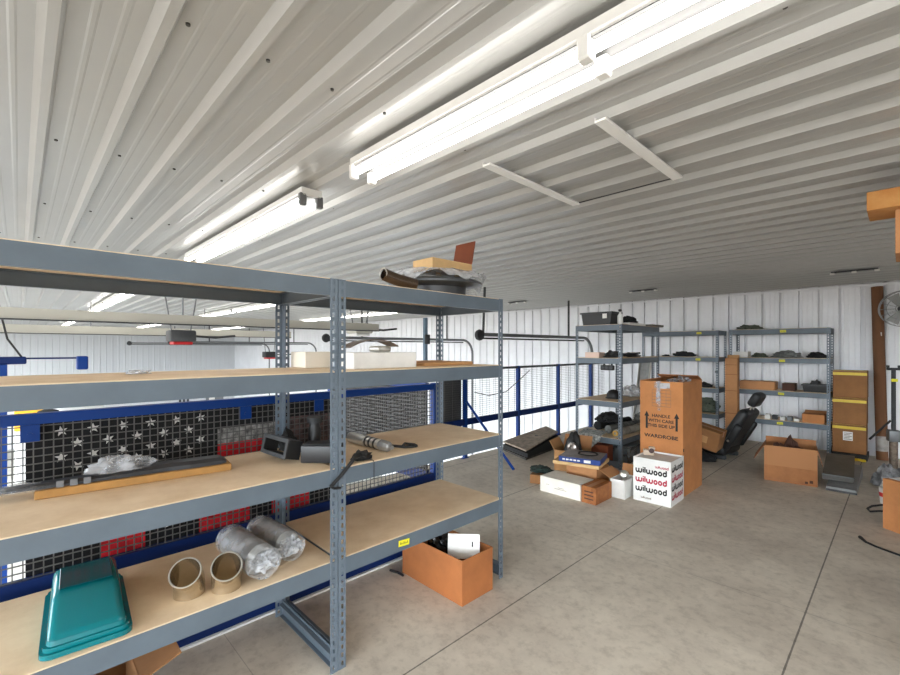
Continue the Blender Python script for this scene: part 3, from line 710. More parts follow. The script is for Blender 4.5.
t = carton('parts_carton', 'white carton with black and red word printed in rows before the wardrobe box', (-1.72, 4.60, .001), math.radians(1), W_, D_, H_, PAPER, [('b', 105, .0), ], None, True)
for o in list(t.children):
    if o.name.startswith('flap'): bpy.data.objects.remove(o)
g = G(); g.box(-W_ / 2 + .006, -D_ / 2 + .006, H_ - .02, W_ / 2 - .006, D_ / 2 - .006, H_ - .015); g.build('top_panel', PAPER, t)
tw = W_ * .84
Hn = .03
for _ in range(30): Hn *= tw / logo_w(Hn, .4)
for i, (z, m) in enumerate(((.285, INK), (.195, INKR), (.105, INK))):
    g = G(); logo(g, Hn, T(-tw / 2, -D_ / 2 - .0008, z) @ FRONT, .4); g.build('logo_print', m, t)
hs = Hn * .45
g = G(); logo(g, hs, T(W_ / 2 - .02 - logo_w(hs), -D_ / 2 - .0008, .352) @ FRONT, .32); g.build('logo_print', INKR, t)
g = G(); logo(g, hs * .8, T(-.1, -D_ / 2 - .0008, .035) @ FRONT, .3); g.build('logo_print', INKG, t)
tw2 = D_ * .84; H2 = .03
for _ in range(30): H2 *= tw2 / logo_w(H2, .42)
for z, m in ((.33, INK), (.235, INKR), (.15, INK), (.065, INKR)):
    g = G(); logo(g, H2, T(W_ / 2 + .0008, -tw2 / 2, z) @ RIGHT, .42); g.build('logo_print', m, t)
t = thing('caliper_bracket', 'pale metal bracket with a round hole lying on the printed white carton', 'car part', (-1.83, 4.63, H_ - .01), math.radians(25))
g = G(); g.rbox(-.05, -.04, 0, .05, .04, .055, .01, 2); g.rbox(-.0, -.03, .05, .06, .03, .085, .012, 2); g.build('bracket_body', mat('tan_metal', (196, 176, 156), .5), t, True)
g = G(); g.lathe([(.001, 0), (.022, 0), (.026, .002), (.001, .004)], 18, T(.025, -.0385, .05, PI / 2)); g.build('bore', mat('bore_dark', (60, 30, 28), .5), t)

t = carton('wardrobe_carton', 'tall orange brown wardrobe carton with black arrows and lettering', (-1.775, 5.11, .001), 0, .43, .60, 1.165, CARDO, [('b', -70, .14), ('l', -80, .2)], None, True)
g = G(); g.box(-.205, -.29, 1.12, .205, .29, 1.128); g.build('lid_panel', CARDB, t)
fy = -.3008
for i, s in enumerate(('HANDLE', 'WITH CARE', 'THIS SIDE UP')): lettering(s, .045, INK, t, T(.0, fy, .80 - i * .052) @ FRONT, 1.05, .0012)
lettering('WARDROBE', .05, INK, t, T(.0, fy, .585) @ FRONT, 1.22, .0014)
for x in (-.145, .155):
    g = G(); g.add([(x - .011, fy, .66), (x + .011, fy, .66), (x + .011, fy, .80), (x - .011, fy, .80)], [(0, 1, 2, 3)]); g.add([(x - .026, fy, .79), (x + .026, fy, .79), (x, fy, .845)], [(0, 1, 2)]); g.build('arrow_print', INK, t)
g = G()
for i in range(6): g.box(-.09, fy, .90 + i * .034, .10, fy + .0006, .904 + i * .034)
for x in (-.09, 0, .05, .097): g.box(x, fy, .90, x + .003, fy + .0006, 1.07)
g.build('table_print', INKG, t)
g = G(); g.box(-.05, fy - .001, .86, -.005, fy - .0004, 1.165); g.box(-.07, fy - .001, 1.09, .09, fy - .0004, 1.15); g.build('clear_tape', FILM, t)
g = G(); g.blob(.1, .2, .06, 31, .7, 3, 4, T(.1, -.02, 1.128)); g.build('packing_plastic', FILM, t, True, 60)
g = G()
for z in (.33, .22, .46): g.rbox(.2155, -.296, z, .2165, -.27, z + .03, .0004, 1)
g.build('torn_edge', INK, t)

# ================================================================== THIRD RACK CONTENTS (X -3.08..-2.45, Y 5.36..6.58)
c1, c2, c3, c4 = .377, .840, 1.390, 1.817
def bin_(label, loc, rz, w, d, h, m, lidm=None):
    t = thing('storage_bin', label, 'bin', loc, rz)
    g = G(); n = 4; k = .006
    for (z0, z1) in ((0, h),):
        a, b = .9, 1.0
        o = [(-w / 2 * a, -d / 2 * a, 0), (w / 2 * a, -d / 2 * a, 0), (w / 2 * a, d / 2 * a, 0), (-w / 2 * a, d / 2 * a, 0), (-w / 2, -d / 2, h), (w / 2, -d / 2, h), (w / 2, d / 2, h), (-w / 2, d / 2, h)]
        i_ = [(x - math.copysign(k, x), y - math.copysign(k, y), z + (k if z == 0 else 0)) for x, y, z in o]
        g.add(o + i_, [(3, 2, 1, 0), (0, 1, 5, 4), (1, 2, 6, 5), (2, 3, 7, 6), (3, 0, 4, 7), (8, 9, 10, 11), (8, 12, 13, 9), (9, 13, 14, 10), (10, 14, 15, 11), (11, 15, 12, 8), (4, 5, 13, 12), (5, 6, 14, 13), (6, 7, 15, 14), (7, 4, 12, 15)])
    g.build('bin_body', m, t)
    g = G()
    for (a, b, c_, e) in ((-w / 2 - .012, -d / 2 - .012, w / 2 + .012, -d / 2), (-w / 2 - .012, d / 2, w / 2 + .012, d / 2 + .012), (-w / 2 - .012, -d / 2, -w / 2, d / 2), (w / 2, -d / 2, w / 2 + .012, d / 2)): g.box(a, b, h - .02, c_, e, h)
    g.build('bin_rim', m, t)
    return t
t = bin_('black open bin on top of the third rack', (-2.80, 5.52, c4 + .001), 0, .42, .28, .165, BLACK)
g = G(); g.rbox(-.03, -.002, -.03, .03, .002, .03, .0015, 1, T(.12, -.139, .11)); g.build('white_sticker', PAPER, t)
t = thing('white_bottle', 'white plastic bottle leaning beside the black bin on the third rack', 'bottle', (-2.52, 5.48, c4 + .001), .2)
g = G(); g.lathe([(.001, 0), (.032, 0), (.034, .01), (.034, .11), (.014, .14), (.014, .16), (.001, .16)], 20); g.build('bottle_body', WHITE, t, True)
g = G(); g.rbox(-.015, -.04, .16, .015, .02, .19, .005, 1); g.build('trigger', DARK, t, True)
carton('white_carton', 'flat white box under the folded black clothes on the third rack', (-2.62, 5.90, c4 + .001), PI / 2, .5, .3, .03, PAPER)
t = tag(G().blob(.11, .15, .085, 41, .35, 2, 4, fold=(1, 1, 3)).build('folded_clothes', CLOTHK, None, True), 'folded black clothes on the flat white box on top of the third rack', 'clothes'); t.location = (-2.62, 5.93, c4 + .0325)
t = thing('grey_plank', 'short grey plank overhanging the right end of the third rack top', 'plank', (-2.58, 6.42, c4 + .001), 0)
g = G(); g.rbox(-.12, -.12, 0, .14, .3, .03, .004, 1); g.build('plank_board', mat('weathered_grey', (118, 112, 104), .9), t)
# upper shelf
carton('small_carton', 'cream and pink box at the left front of the third rack', (-2.86, 5.47, c3 + .001), 0, .2, .16, .07, SKIN)
t = tag(G().blob(.09, .08, .075, 43, .5, 2, 3).build('black_part', BLACKR, None, True, 40), 'black rubber part beside the cream box on the third rack', 'car part'); t.location = (-2.64, 5.47, c3 + .001)
t = thing('cable_bundle', 'tangled black cables piled on the third rack second shelf', 'cable', (-2.6, 5.95, c3 + .001))
for k in range(6):
    g = G(); pts = []; rr = random.uniform(.07, .12); ox = random.uniform(-.02, .02); oy = random.uniform(-.2, .2)
    for i in range(15): a = i / 14 * 5.5; pts.append((ox + rr * math.cos(a), oy + 1.5 * rr * math.sin(a), .009 + .008 * k + .006 * math.sin(a * 2.3 + k) + .006))
    g.tube(pts, .0085, 6); g.build('cable', (BLACKR, BLACKR, DARK)[k % 3], t, True)
t = tag(G().blob(.1, .14, .05, 45, .5, 2.5, 4).build('cloth', mat('pinkish_rag', (196, 168, 156), .9, var=.2), None, True), 'pinkish rag under the tangled cables on the third rack', 'cloth'); t.location = (-2.72, 6.25, c3 + .001)
# third shelf
t = thing('black_helmet', 'round black dome on the third rack middle shelf', 'helmet', (-2.72, 5.72, c2 + .001), 0)
g = G(); g.lathe([(.09, 0), (.095, .02), (.09, .06), (.07, .095), (.035, .115), (.001, .12)], 24); g.build('shell', mat('helmet_black', (22, 22, 24), .5), t, True)
g = G(); g.lathe([(.093, .0), (.107, .0), (.107, .012), (.093, .016)], 24); g.build('brim', BLACKR, t, True)
t = tag(G().blob(.16, .22, .13, 47, .4, 2.4, 4).build('plastic_bag', FILM2, None, True, 60), 'white translucent plastic bag on the third rack middle shelf', 'bag'); t.location = (-2.68, 6.2, c2 + .001)
t = thing('hanging_lamp_bar', 'black light bar hanging below the second shelf of the third rack', 'lamp', (-2.62, 5.42, c3 - .085), 0)
g = G(); g.rbox(-.13, -.02, -.075, .04, .04, -.01, .012, 2); g.box(-.1, 0, -.015, -.08, .02, .01); g.box(0, 0, -.015, .02, .02, .01); g.build('lamp_body', BLACK, t, True)
g = G()
for x in (-.1, -.045, .01): g.lathe([(.001, 0), (.02, 0), (.022, .004)], 14, T(x, -.021, -.042, PI / 2))
g.build('lens', GREYD, t)
# lower shelf: bundles and tubes
vs, fs = [], []; nu, nv = 12, 10; xa, xb = -3.025, onY(601, 5.34)
for k in (0, .006):
    for i in range(nu + 1):
        for j in range(nv + 1):
            u = i / nu; v = j / nv; ht = (.05 + .19 * (1 - abs(u - .35) / .65 if u > .35 else 1 - (.35 - u) / .6)) 
            w_ = .012 * noise.noise(Vector((u * 6, v * 5, 3)))
            if v < .45: p_ = (xa + (xb - xa) * u, 5.335 + (.45 - v) * .42 , c1 + .012 + abs(w_) + k + .06 * (.45 - v))
            else: p_ = (xa + (xb - xa) * u, 5.335 - abs(w_) - k - .003, c1 + .012 - ht * (v - .45) / .55 + k)
            vs.append(p_)
m_ = (nu + 1) * (nv + 1)
for i in range(nu):
    for j in range(nv):
        a = i * (nv + 1) + j; fs += [(a, a + 1, a + nv + 2, a + nv + 1), (m_ + a, m_ + a + nv + 1, m_ + a + nv + 2, m_ + a + 1)]
for i in range(nu): a = i * (nv + 1); b = a + nv + 1; fs += [(a, b, m_ + b, m_ + a), (a + nv, m_ + a + nv, m_ + b + nv, b + nv)]
for j in range(nv): a = j; b = nu * (nv + 1) + j; fs += [(a, m_ + a, m_ + a + 1, a + 1), (b, b + 1, m_ + b + 1, m_ + b)]
g = G(); g.add(vs, fs); tag(g.build('speckled_cloth', PLAID, None, True, 60), 'black and white speckled cloth hanging over the left end of the third rack', 'cloth')
for i, (lb, p, q, r, m) in enumerate((
        ('grey rolled pad lying nearest the speckled cloth on the third rack', (-2.74, 5.60), (-2.66, 6.45), .055, CLOTHG),
        ('dark rolled pad behind the grey roll on the third rack', (-2.98, 5.75), (-2.85, 6.5), .06, CLOTHK),
        ('pale grey roll with yellow core end on the third rack lower shelf', (-2.56, 5.44), (-2.53, 6.3), .05, mat('pale_roll', (150, 146, 136), .8, var=.2)))):
    t = thing('rolled_pad', lb, 'roll', (0, 0, 0))
    g = G(); z = c1 + r + .004; pts = [(p[0] + (q[0] - p[0]) * k / 6 + .012 * math.sin(k * 1.7 + i), p[1] + (q[1] - p[1]) * k / 6, z + .004 * math.sin(k * 2)) for k in range(7)]
    g.tube(pts, r, 16); g.build('roll_body', m, t, True, 50)
    if i == 2:
        g = G(); g.lathe([(.018, 0), (.035, 0), (.035, .02), (.018, .02)], 18, T(p[0], p[1] - .021, z, -PI / 2)); g.build('yellow_core', mat('ochre', (196, 150, 50), .5), t, True)
t = tag(G().blob(.15, .2, .11, 55, .3, 2.2, 4).build('cloth_heap', CLOTHK, None, True), 'black cloth heap on top of the rolls on the third rack', 'clothes'); t.location = (-2.84, 5.82, c1 + .132)
t = tag(G().blob(.09, .16, .09, 57, .3, 2.2, 4).build('cloth_heap', CLOTHG, None, True), 'crumpled grey cloth at the right end of the third rack lower shelf', 'clothes'); t.location = (-2.6, 6.33, c1 + .122)
# floor below third rack
t = bin_('translucent grey tote on the floor under the third rack', (-2.66, 5.95, .001), PI / 2, .68, .34, .22, TOTE)
g = G(); g.rbox(-.345, -.175, .222, .345, .175, .245, .006, 2); g.build('lid', mat('tote_lid', (86, 94, 98), .4), t, True)
carton('brown_carton', 'dark red brown box on the floor under the left end of the third rack', (-2.84, 5.46, .001), 0, .4, .14, .26, CARDR)

# ================================================================== FAR WALL RACKS
e1, e2, e3, e4 = .445, .883, 1.370, 1.805
f1, f2, f3, f4 = .445, .865, 1.370, 1.805
def heap(label, px0, px1, Y, z, hgt, m, seed, name='cloth_heap', cat='clothes', dy=.11, amp=.35, freq=2.2, fold=(1, 1, 2)):
    x0, x1 = onY(px0, Y), onY(px1, Y)
    o = tag(G().blob((x1 - x0) / 2, dy, hgt, seed, amp, freq, 4, fold=fold).build(name, m, None, True), label, cat); o.location = ((x0 + x1) / 2, Y, z + .001); return o
heap('folded olive grey cloth on top of the rack against the far wall', 737, 762, 8.22, e4, .06, CLOTHO, 61)
heap('grey folded bag in the middle of the second shelf by the far wall', 772, 801, 8.22, e3, .085, CLOTHG, 62)
heap('black crumpled bag at the right end of the second shelf by the far wall', 807, 828, 8.22, e3, .075, CLOTHK, 63)
heap('olive grey cloth beside the white bundle on the far wall rack', 752, 767, 8.20, e3, .06, CLOTHO, 64)
carton('white_carton', 'white bundle box at the left end of the second shelf by the far wall', (onY(742, 8.25), 8.25, e3 + .001), 0, .2, .2, .09, PAPER)
carton('long_carton', 'long low cardboard box on the third shelf by the far wall', (onY(757, 8.22) + .02, 8.22, e2 + .001), 0, .45, .24, .125, CARD, tape=TAPEB)
carton('dark_carton', 'short dark brown box next to the long cardboard box', (onY(789, 8.2), 8.24, e2 + .001), 0, .15, .2, .11, CARDD)
t = bin_('black crate full of dark cloth on the third shelf by the far wall', (onY(816, 8.24), 8.26, e2 + .001), 0, .29, .22, .11, BLACK)
heap('dark grey cloth filling the black crate on the far wall rack', 809, 823, 8.26, e2 + .03, .12, DARK, 66, dy=.06, amp=.2)
carton('brown_carton', 'low red brown carton at the right end of the lowest far wall shelf', (onY(814, 8.2), 8.22, e1 + .001), 0, .25, .24, .125, CARDO, [('b', 60, .06)])
for i, (px, m, h) in enumerate(((768, PAPER, .07), (775, BLACK, .06), (783, PAPER, .05), (790, GREY, .06), (797, PAPER, .04))):
    lbs = ('white small box beside the black seat on the lowest far wall shelf', 'small black box second from the seat on the lowest far wall shelf', 'small white box above the yellow sticker on the lowest far wall shelf',
           'small grey box right of the yellow sticker on the lowest far wall shelf', 'small white tray beside the red brown carton on the far wall')
    carton('small_carton', lbs[i], (onY(px, 8.16), 8.16, e1 + .001), 0, .062, .1, h, m)
# left wall rack
heap('black cloth pile on the second shelf of the far left wall rack', 674, 695, 8.2, f3, .075, CLOTHK, 71)
heap('thin black cloth at the left end of the far left wall rack', 663, 669, 8.2, f3, .03, CLOTHK, 72)
heap('black cable heap on the third shelf of the far left wall rack', 698, 712, 8.2, f2, .06, BLACKR, 73, 'cable_heap', 'cable', amp=.5)
heap('dark grey cloth heap on the lowest shelf of the far left wall rack', 694, 719, 8.25, f1, .2, CLOTHO, 74)
heap('flat grey bundle below the third shelf of the far left wall rack', 668, 682, 8.25, f1, .12, CLOTHG, 75)
t = thing('white_bottle', 'thin white spray wand standing on the third shelf of the wall rack', 'bottle', (onY(716.5, 8.3), 8.32, f2 + .001))
g = G(); g.lathe([(.001, 0), (.03, 0), (.03, .1), (.01, .13), (.01, .24), (.001, .24)], 16); g.build('bottle_body', WHITE, t, True)
g = G(); g.rbox(-.02, -.03, .24, .02, .01, .275, .004, 1); g.build('spray_head', BLACK, t, True)
# tall narrow carton leaning at the gap
t = carton('tall_carton', 'tall narrow cardboard box standing between the two far wall racks', (onY(732, 7.95), 7.96, .001), 0, .165, .12, 1.36, CARD, [('b', 20, .05, CARDL)], None)
g = G()
for z in (.5, .85, 1.1, 1.25): g.box(-.08, -.0612, z, .08, -.0603, z + .012)
g.build('tape_band', TAPEB, t)

t = thing('metal_channel', 'shiny metal channel leaning upright behind the wardrobe carton', 'channel', (onY(641, 7.75), 7.60, .004), 0, rot=(math.radians(-16), 0, 0))
g = G(); g.box(-.1, 0, 0, .1, .004, 1.36); g.build('web_plate', ALU, t)
for x in (-.1, .09):
    g = G(); g.box(x, -.05, 0, x + .01, 0, 1.36); g.build('flange', CHROME, t)

# black car seat and the tilted box on it
t = thing('car_seat', 'black leather car seat with headrest lying by the far wall racks', 'seat', (-1.655, 7.05, .001), math.radians(-8))
g = G(); g.rbox(-.62, -.27, .05, .02, .27, .24, .07, 4); g.build('seat_cushion', mat('black_leather', (28, 29, 31), .42, bump=.2, bscale=30), t, True)
g = G(); g.rbox(-.58, -.22, 0, .0, -.17, .06, .01, 1); g.rbox(-.58, .17, 0, .0, .22, .06, .01, 1); g.build('seat_rail', GREYD, t)
Mb = T(-.06, 0, .16, 0, math.radians(29), 0)
g = G(); g.rbox(-.08, -.25, 0, .07, .25, .61, .06, 4, Mb, .12); br = g.build('backrest', MATS['black_leather'], t, True)
for y in (-.28, .2):
    g = G(); g.rbox(.0, y, .02, .1, y + .08, .42, .035, 3, Mb); g.build('side_bolster', MATS['black_leather'], br, True)
for y in (-.05, .05):
    g = G(); g.cyl((0, y, .58), (-.005, y, .72), .01, 10, Mb); g.build('headrest_post', CHROME, t, True)
g = G(); g.rbox(-.07, -.12, .66, .04, .12, .86, .045, 4, Mb); g.build('headrest', MATS['black_leather'], t, True)
g = G(); g.lathe([(.001, .004), (.016, .003), (.018, 0)], 16, T(-.02, -.29, .25, PI / 2)); g.lathe([(.001, .004), (.014, .003), (.016, 0)], 16, T(.06, -.29, .28, PI / 2)); g.build('trim_button', CHROME, br)
t = carton('brown_carton', 'brown cardboard box tilted against the black car seat', (-1.86, 6.55, .22), 0, .36, .28, .26, CARDB, tape=TAPEB, rot=(math.radians(4), math.radians(14), math.radians(0)))
g = G(); g.box(-.06, -.1412, .08, .05, -.1403, .17); g.build('print_mark', CARDL, t)
t = tag(G().blob(.3, .18, .11, 81, .3, 2, 4).build('black_bag', CLOTHK, None, True), 'black duffel bag on the floor under the tilted brown box', 'bag'); t.location = (-2.02, 6.62, .001)

# large open carton
t = carton('open_carton', 'large open brown carton with folded front flap near the far wall racks', (-.915, 6.36, .001), math.radians(8), .475, .36, .40, mat('carton_brown', (156, 104, 64), .85, var=.07), [('f', 176, .22, mat('carton_flap', (172, 120, 78), .85)), ('l', 150, .2), ('r', 165, .18), ('b', 8, .05)], None, True)
g = G(); g.box(-.15, -.1815, .19, .16, -.1803, .196); g.box(.17, -.1815, .03, .2, -.1803, .06); g.box(.13, -.1815, .02, .155, -.1803, .045); g.build('print_mark', CARDD, t)
t = tag(G().blob(.17, .12, .22, 83, .4, 2.2, 4).build('cloth_heap', CARDD, None, True), 'dark brown cloth heap inside the large open carton', 'clothes'); t.location = (-.92, 6.37, .15); t.rotation_euler = (0, 0, .14)
t.location = (-.92, 6.37, .008); t.scale = (1, 1, 1.6)

# yellow taped stack
zz = .085
g = G(); g.box(-.70, 8.1, .001, -.34, 8.5, .075); t = tag(g.build('black_pallet', BLACKR), 'low black pallet under the three yellow taped boxes', 'pallet')
nm = ('brown box with yellow tape at the bottom of the stack by the wall', 'middle brown box of the yellow taped stack', 'topmost brown box of the yellow taped stack')
for i, h in enumerate((.385, .36, .37)):
    t = carton('taped_carton', nm[i], (-.525 + .004 * i, 8.28, zz), 0, .345, .36, h, CARDB, group=None)
    g = G(); g.box(-.1735, -.1815, h - .06, .1735, -.1803, h - .022); g.box(-.1735, -.1815, h, .1735, .1, h + .001); g.build('tape', TAPEY, t)
    if i == 0:
        g = G(); g.box(-.06, -.1815, .17, .04, -.1803, .29); g.mi = 1
        for q in range(5): g.box(-.05, -.1822, .185 + q * .02, .03 - (q % 2) * .02, -.1815, .192 + q * .02)
        g.build('shipping_label', [PAPER, INKG], t)
    zz += h + .003
t = thing('yellow_strap', 'yellow and red tie strap lying in front of the taped boxes', 'strap', (-.52, 7.98, .001))
g = G(); g.tube([(-.16, .05, .02), (-.06, 0, .03), (.03, .02, .02), (.1, -.02, .035), (.16, .03, .02)], .018, 8); g.build('strap_band', TAPEY, t, True)
g = G(); g.rbox(-.08, -.04, .0, .0, .03, .03, .006, 1); g.build('red_buckle', RED, t, True)

# leaning tube
t = thing('cardboard_tube', 'tall brown cardboard tube leaning on the wall beside the taped boxes', 'tube', (-.205, 8.4, .001), 0)
g = G(); a0, a1 = (.0, -.02, 0), (-.055, .09, 2.36); g.tube([a0, a1], .062, 20, False); g.tube([a0, a1], .055, 20, False); g.build('tube_wall', TUBEB, t, True)
g = G(); g.tube([(-.001, -.0225, .12), (-.0065, -.01, .32)], .0628, 20, False); g.build('plastic_sleeve', mat('sleeve_grey', (156, 150, 144), .4, var=.2), t, True)
g = G(); g.box(-.05, -.062, 1.68, -.01, -.0605, 1.73, T(.005, .065, 0)); g.build('sticker', PAPER, t)

# wall fan
t = thing('wall_fan', 'round wire cage fan mounted high on the far wall at the right edge', 'fan', (-.01, 8.3, 2.035), math.radians(-8))
def ring(r, y, rad): g.tube([(r * math.cos(2 * PI * i / 40), y, r * math.sin(2 * PI * i / 40)) for i in range(40)], rad, 6, closed=True)
g = G()
for r, y in ((.235, -.0), (.235, .07), (.15, -.036), (.06, -.046)): ring(r, y, .004 if r < .23 else .0055)
for i in range(16):
    a = 2 * PI * i / 16; g.tube([(.06 * math.cos(a), -.046, .06 * math.sin(a)), (.16 * math.cos(a), -.035, .16 * math.sin(a)), (.235 * math.cos(a), 0, .235 * math.sin(a)), (.235 * math.cos(a), .07, .235 * math.sin(a)), (.08 * math.cos(a), .1, .08 * math.sin(a))], .0018, 4)
g.build('cage', mat('cage_grey', (150, 152, 152), .4, .3), t, True)
g = G(); g.cyl((0, -.04, 0), (0, .05, 0), .035, 16); g.cyl((0, .05, 0), (0, .2, 0), .06, 16); mo = g.build('motor', DARK, t, True)
for i in range(3):
    g = G(); Mx = Matrix.Rotation(2 * PI * i / 3, 4, 'Y'); g.add([(.03, .02, -.02), (.2, .0, -.07), (.21, .045, .06), (.04, .045, .03), (.03, .023, -.02), (.2, .003, -.07), (.21, .048, .06), (.04, .048, .03)], [(0, 1, 2, 3), (7, 6, 5, 4), (0, 4, 5, 1), (1, 5, 6, 2), (2, 6, 7, 3), (3, 7, 4, 0)], Mx); g.build('blade', mat('fan_blade', (150, 150, 148), .4), mo)
g = G(); g.tube([(0, .17, 0), (0, .2, -.12), (.0, .25, -.14)], .014, 8); g.box(-.05, .235, -.22, .05, .25, -.06); g.build('wall_bracket', DARK, t)

# jack stand
t = thing('jack_stand', 'tall steel jack stand with yellow tag at the right edge', 'jack', (-.09, 7.75, .001), .3)
g = G(); g.lathe([(.001, 0), (.14, 0), (.14, .015), (.05, .03), (.045, .03), (.001, .03)], 24); g.build('base_plate', GREYD, t)
g = G(); g.tube([(0, 0, .03), (0, 0, .5)], .04, 16); g.build('lower_tube', mat('rusty_steel', (112, 98, 86), .6, .3, var=.3, vscale=20), t, True)
g = G(); g.tube([(0, 0, .5), (0, 0, 1.24)], .022, 12); g.build('screw_pole', DARK, t, True)
g = G(); g.rbox(-.06, -.03, 1.24, .06, .03, 1.27, .006, 1); g.box(-.06, -.03, 1.27, -.045, .03, 1.3); g.box(.045, -.03, 1.27, .06, .03, 1.3); g.build('saddle', DARK, t)
g = G(); g.rbox(-.03, -.034, 1.1, .03, -.03, 1.135, .001, 1); g.build('yellow_tag', LABELY, t)
g = G(); g.tube([(-.03, -.02, .62), (-.22, .02, .36)], .012, 8); g.build('handle', BLACK, t, True)
g = G(); g.rbox(-.055, -.055, .36, .055, .055, .5, .01, 2); g.build('lock_collar', GREY, t, True)

# metal ramps and grey bundle on the floor
t = thing('metal_ramp', 'light grey metal ramp lowest of the pair on the floor near the taped boxes', 'ramp', (-.46, 6.17, .001), 0)
g = G(); g.add([(-.12, 0, 0), (.12, 0, 0), (.12, .95, 0), (-.12, .95, 0), (-.12, 0, .045), (.12, 0, .045), (.12, .95, .13), (-.12, .95, .13)], [(3, 2, 1, 0), (4, 5, 6, 7), (0, 1, 5, 4), (1, 2, 6, 5), (2, 3, 7, 6), (3, 0, 4, 7)]); g.build('ramp_body', mat('ramp_grey', (136, 138, 138), .45, .3, var=.1), t)
g = G(); g.box(-.125, -.006, .0, .125, -.001, .02); g.build('toe_lip', GREYD, t)
t = thing('metal_ramp', 'dark grey metal panel resting on the light grey ramp', 'ramp', (-.5, 6.36, .074), 0, rot=(math.radians(5.2), 0, math.radians(3)))
g = G(); g.box(-.13, 0, 0, .13, .9, .05); g.build('ramp_body', mat('ramp_dark', (92, 90, 86), .45, .3, var=.12), t)
g = G(); g.box(-.134, -.004, .05, .134, .0, .06); g.build('edge_strip', GREY, t)
t = tag(G().blob(.13, .13, .2, 91, .3, 2.4, 4, fold=(1, 1, 1)).build('grey_bundle', mat('silver_bundle', (122, 122, 124), .5, .2, var=.3, vscale=16), None, True, 40), 'crumpled grey bundle on the floor behind the right edge carton', 'bundle'); t.location = (-.12, 6.78, .001)
t = thing('small_tub', 'white tub with a red label on the floor behind the orange carton', 'tub', (-.09, 6.05, .001), .4)
g = G(); g.lathe([(.001, 0), (.075, 0), (.085, .15), (.08, .155), (.001, .155)], 20); g.build('tub_body', PAPER, t, True)
g = G(); g.lathe([(.0815, .07), (.0845, .11)], 20); g.build('red_label', RED, t, True)
g = G(); g.blob(.06, .06, .07, 93, .5, 3, 3, T(0, 0, .155)); g.build('crumpled_lid', PAPER, t, True)
t = carton('orange_carton', 'orange cardboard carton with yellow tape on the floor at the right edge', (.155, 5.24, .001), math.radians(-38), .4, .4, .42, CARDO)
g = G(); g.box(-.05, -.2, .42, .05, .2, .4213); g.build('tape', TAPEY, t)
g = G(); g.box(-.19, -.15, .42, -.07, .1, .4211); g.build('shipping_label', PAPER, t)
# cables on floor
g = G(); g.tube([(onZ(px, py, .008) + (.008,)) for px, py in ((860, 537), (866, 542), (876, 546.5), (888, 551), (902, 556), (930, 566))], [.013, .009, .008, .008, .008, .008], 8)
tag(g.build('floor_cable', BLACKR, None, True), 'black cable trailing across the concrete to the right edge', 'cable')
g = G(); g.tube([(onZ(px, py, .009) + (.009,)) for px, py in ((905, 505.5), (892, 504.5), (880, 505), (872, 506), (867.5, 508.5), (870, 511.5), (880, 511), (890, 512))], .009, 8)
tag(g.build('floor_cable', BLACKR, None, True), 'looped black cable on the floor behind the orange carton', 'cable')

# boxes on the rack at the right edge
carton('open_carton', 'upright cardboard box below the flat box at the top right corner', (.125, 3.24, 1.976), 0, .31, .32, .216, CARD, None or (), TAPEB)
t = carton('flat_carton', 'flat orange cardboard box jutting out at the top right corner', (.11, 3.155, 2.1945), 0, .48, .27, .092, POLE)
g = G(); g.box(-.075, -.1362, .03, .2, -.1353, .085); g.box(-.075, -.1362, .008, .2, -.1353, .016); g.build('shipping_label', PAPER, t)

# ================================================================== GARAGE BAY BEYOND THE RAILING
def beam(label, x, y0, y1, z0, z1, rods):
    t = thing('overhead_girder', label, 'girder', (x, y0, z0))
    L = y1 - y0; h = z1 - z0
    g = G(); g.box(-.03, 0, 0, .03, L, h); g.build('box_section', BEAMM, t)
    g = G(); g.box(-.05, 0, -.012, .05, L, 0); g.build('lower_flange', DARK, t)
    for r in rods:
        g = G(); g.tube([(0, r - y0, h), (0, r - y0, LT - z0)], .008, 6); g.build('hanger_rod', GREY, t)
beam('near beige steel girder hanging below the garage ceiling', -6.0, -1.5, 4.2, 1.80, 1.905, (-1, 1.4, 2.6, 4.0))
beam('farther beige steel girder hanging below the garage ceiling', -11.0, -3, 5.0, 1.79, 1.94, (-2, 1, 3, 4.8))
def track(label, x, y0, y1=7.95, z=1.72, zend=1.2, hang=()):
    t = thing('door_track', label, 'track', (x, y0, 0)); L = y1 - y0
    g = G(); g.tube([(0, 0, z), (0, L, z)] + [(0, L + .35 * math.sin(a), z - .35 + .35 * math.cos(a)) for a in [PI / 2 * i / 8 for i in range(1, 9)]] + [(0, L + .35, zend - 3.0)], .028, 8); g.build('rail', GREY, t, True)
    g = G(); g.box(-.02, 0, z - .07, .02, L, z - .045); g.build('spring_tube', DARK, t)
    for h_ in hang:
        g = G(); g.tube([(0, h_[0] - y0, z), (h_[1], h_[0] - y0 + h_[2], LT)], .018, 6); g.build('hanger', DARK, t)
    g = G(); g.lathe([(.001, -.03), (.075, -.03), (.085, 0), (.075, .03), (.001, .03)], 20, T(0, 0, z - .01, 0, PI / 2)); g.build('pulley', DARK, t, True)
track('dark overhead door track hanging above the long far guardrail', -4.4, 4.9, hang=((4.98, .12, -.1), (7.4, 0, 0)))
track('overhead door track of the far wall door seen past the wrapped wheel', -7.7, 4.2, hang=((5.0, 0, 0), (7.4, 0, 0)))
track('overhead door track behind the middle posts of the racks', -16.0, 3.4, hang=((4.5, 0, 0), (7.4, 0, 0)))
track('farthest overhead door track deep in the garage', -20.5, 3.0, hang=((4.5, 0, 0), (7.4, 0, 0)))
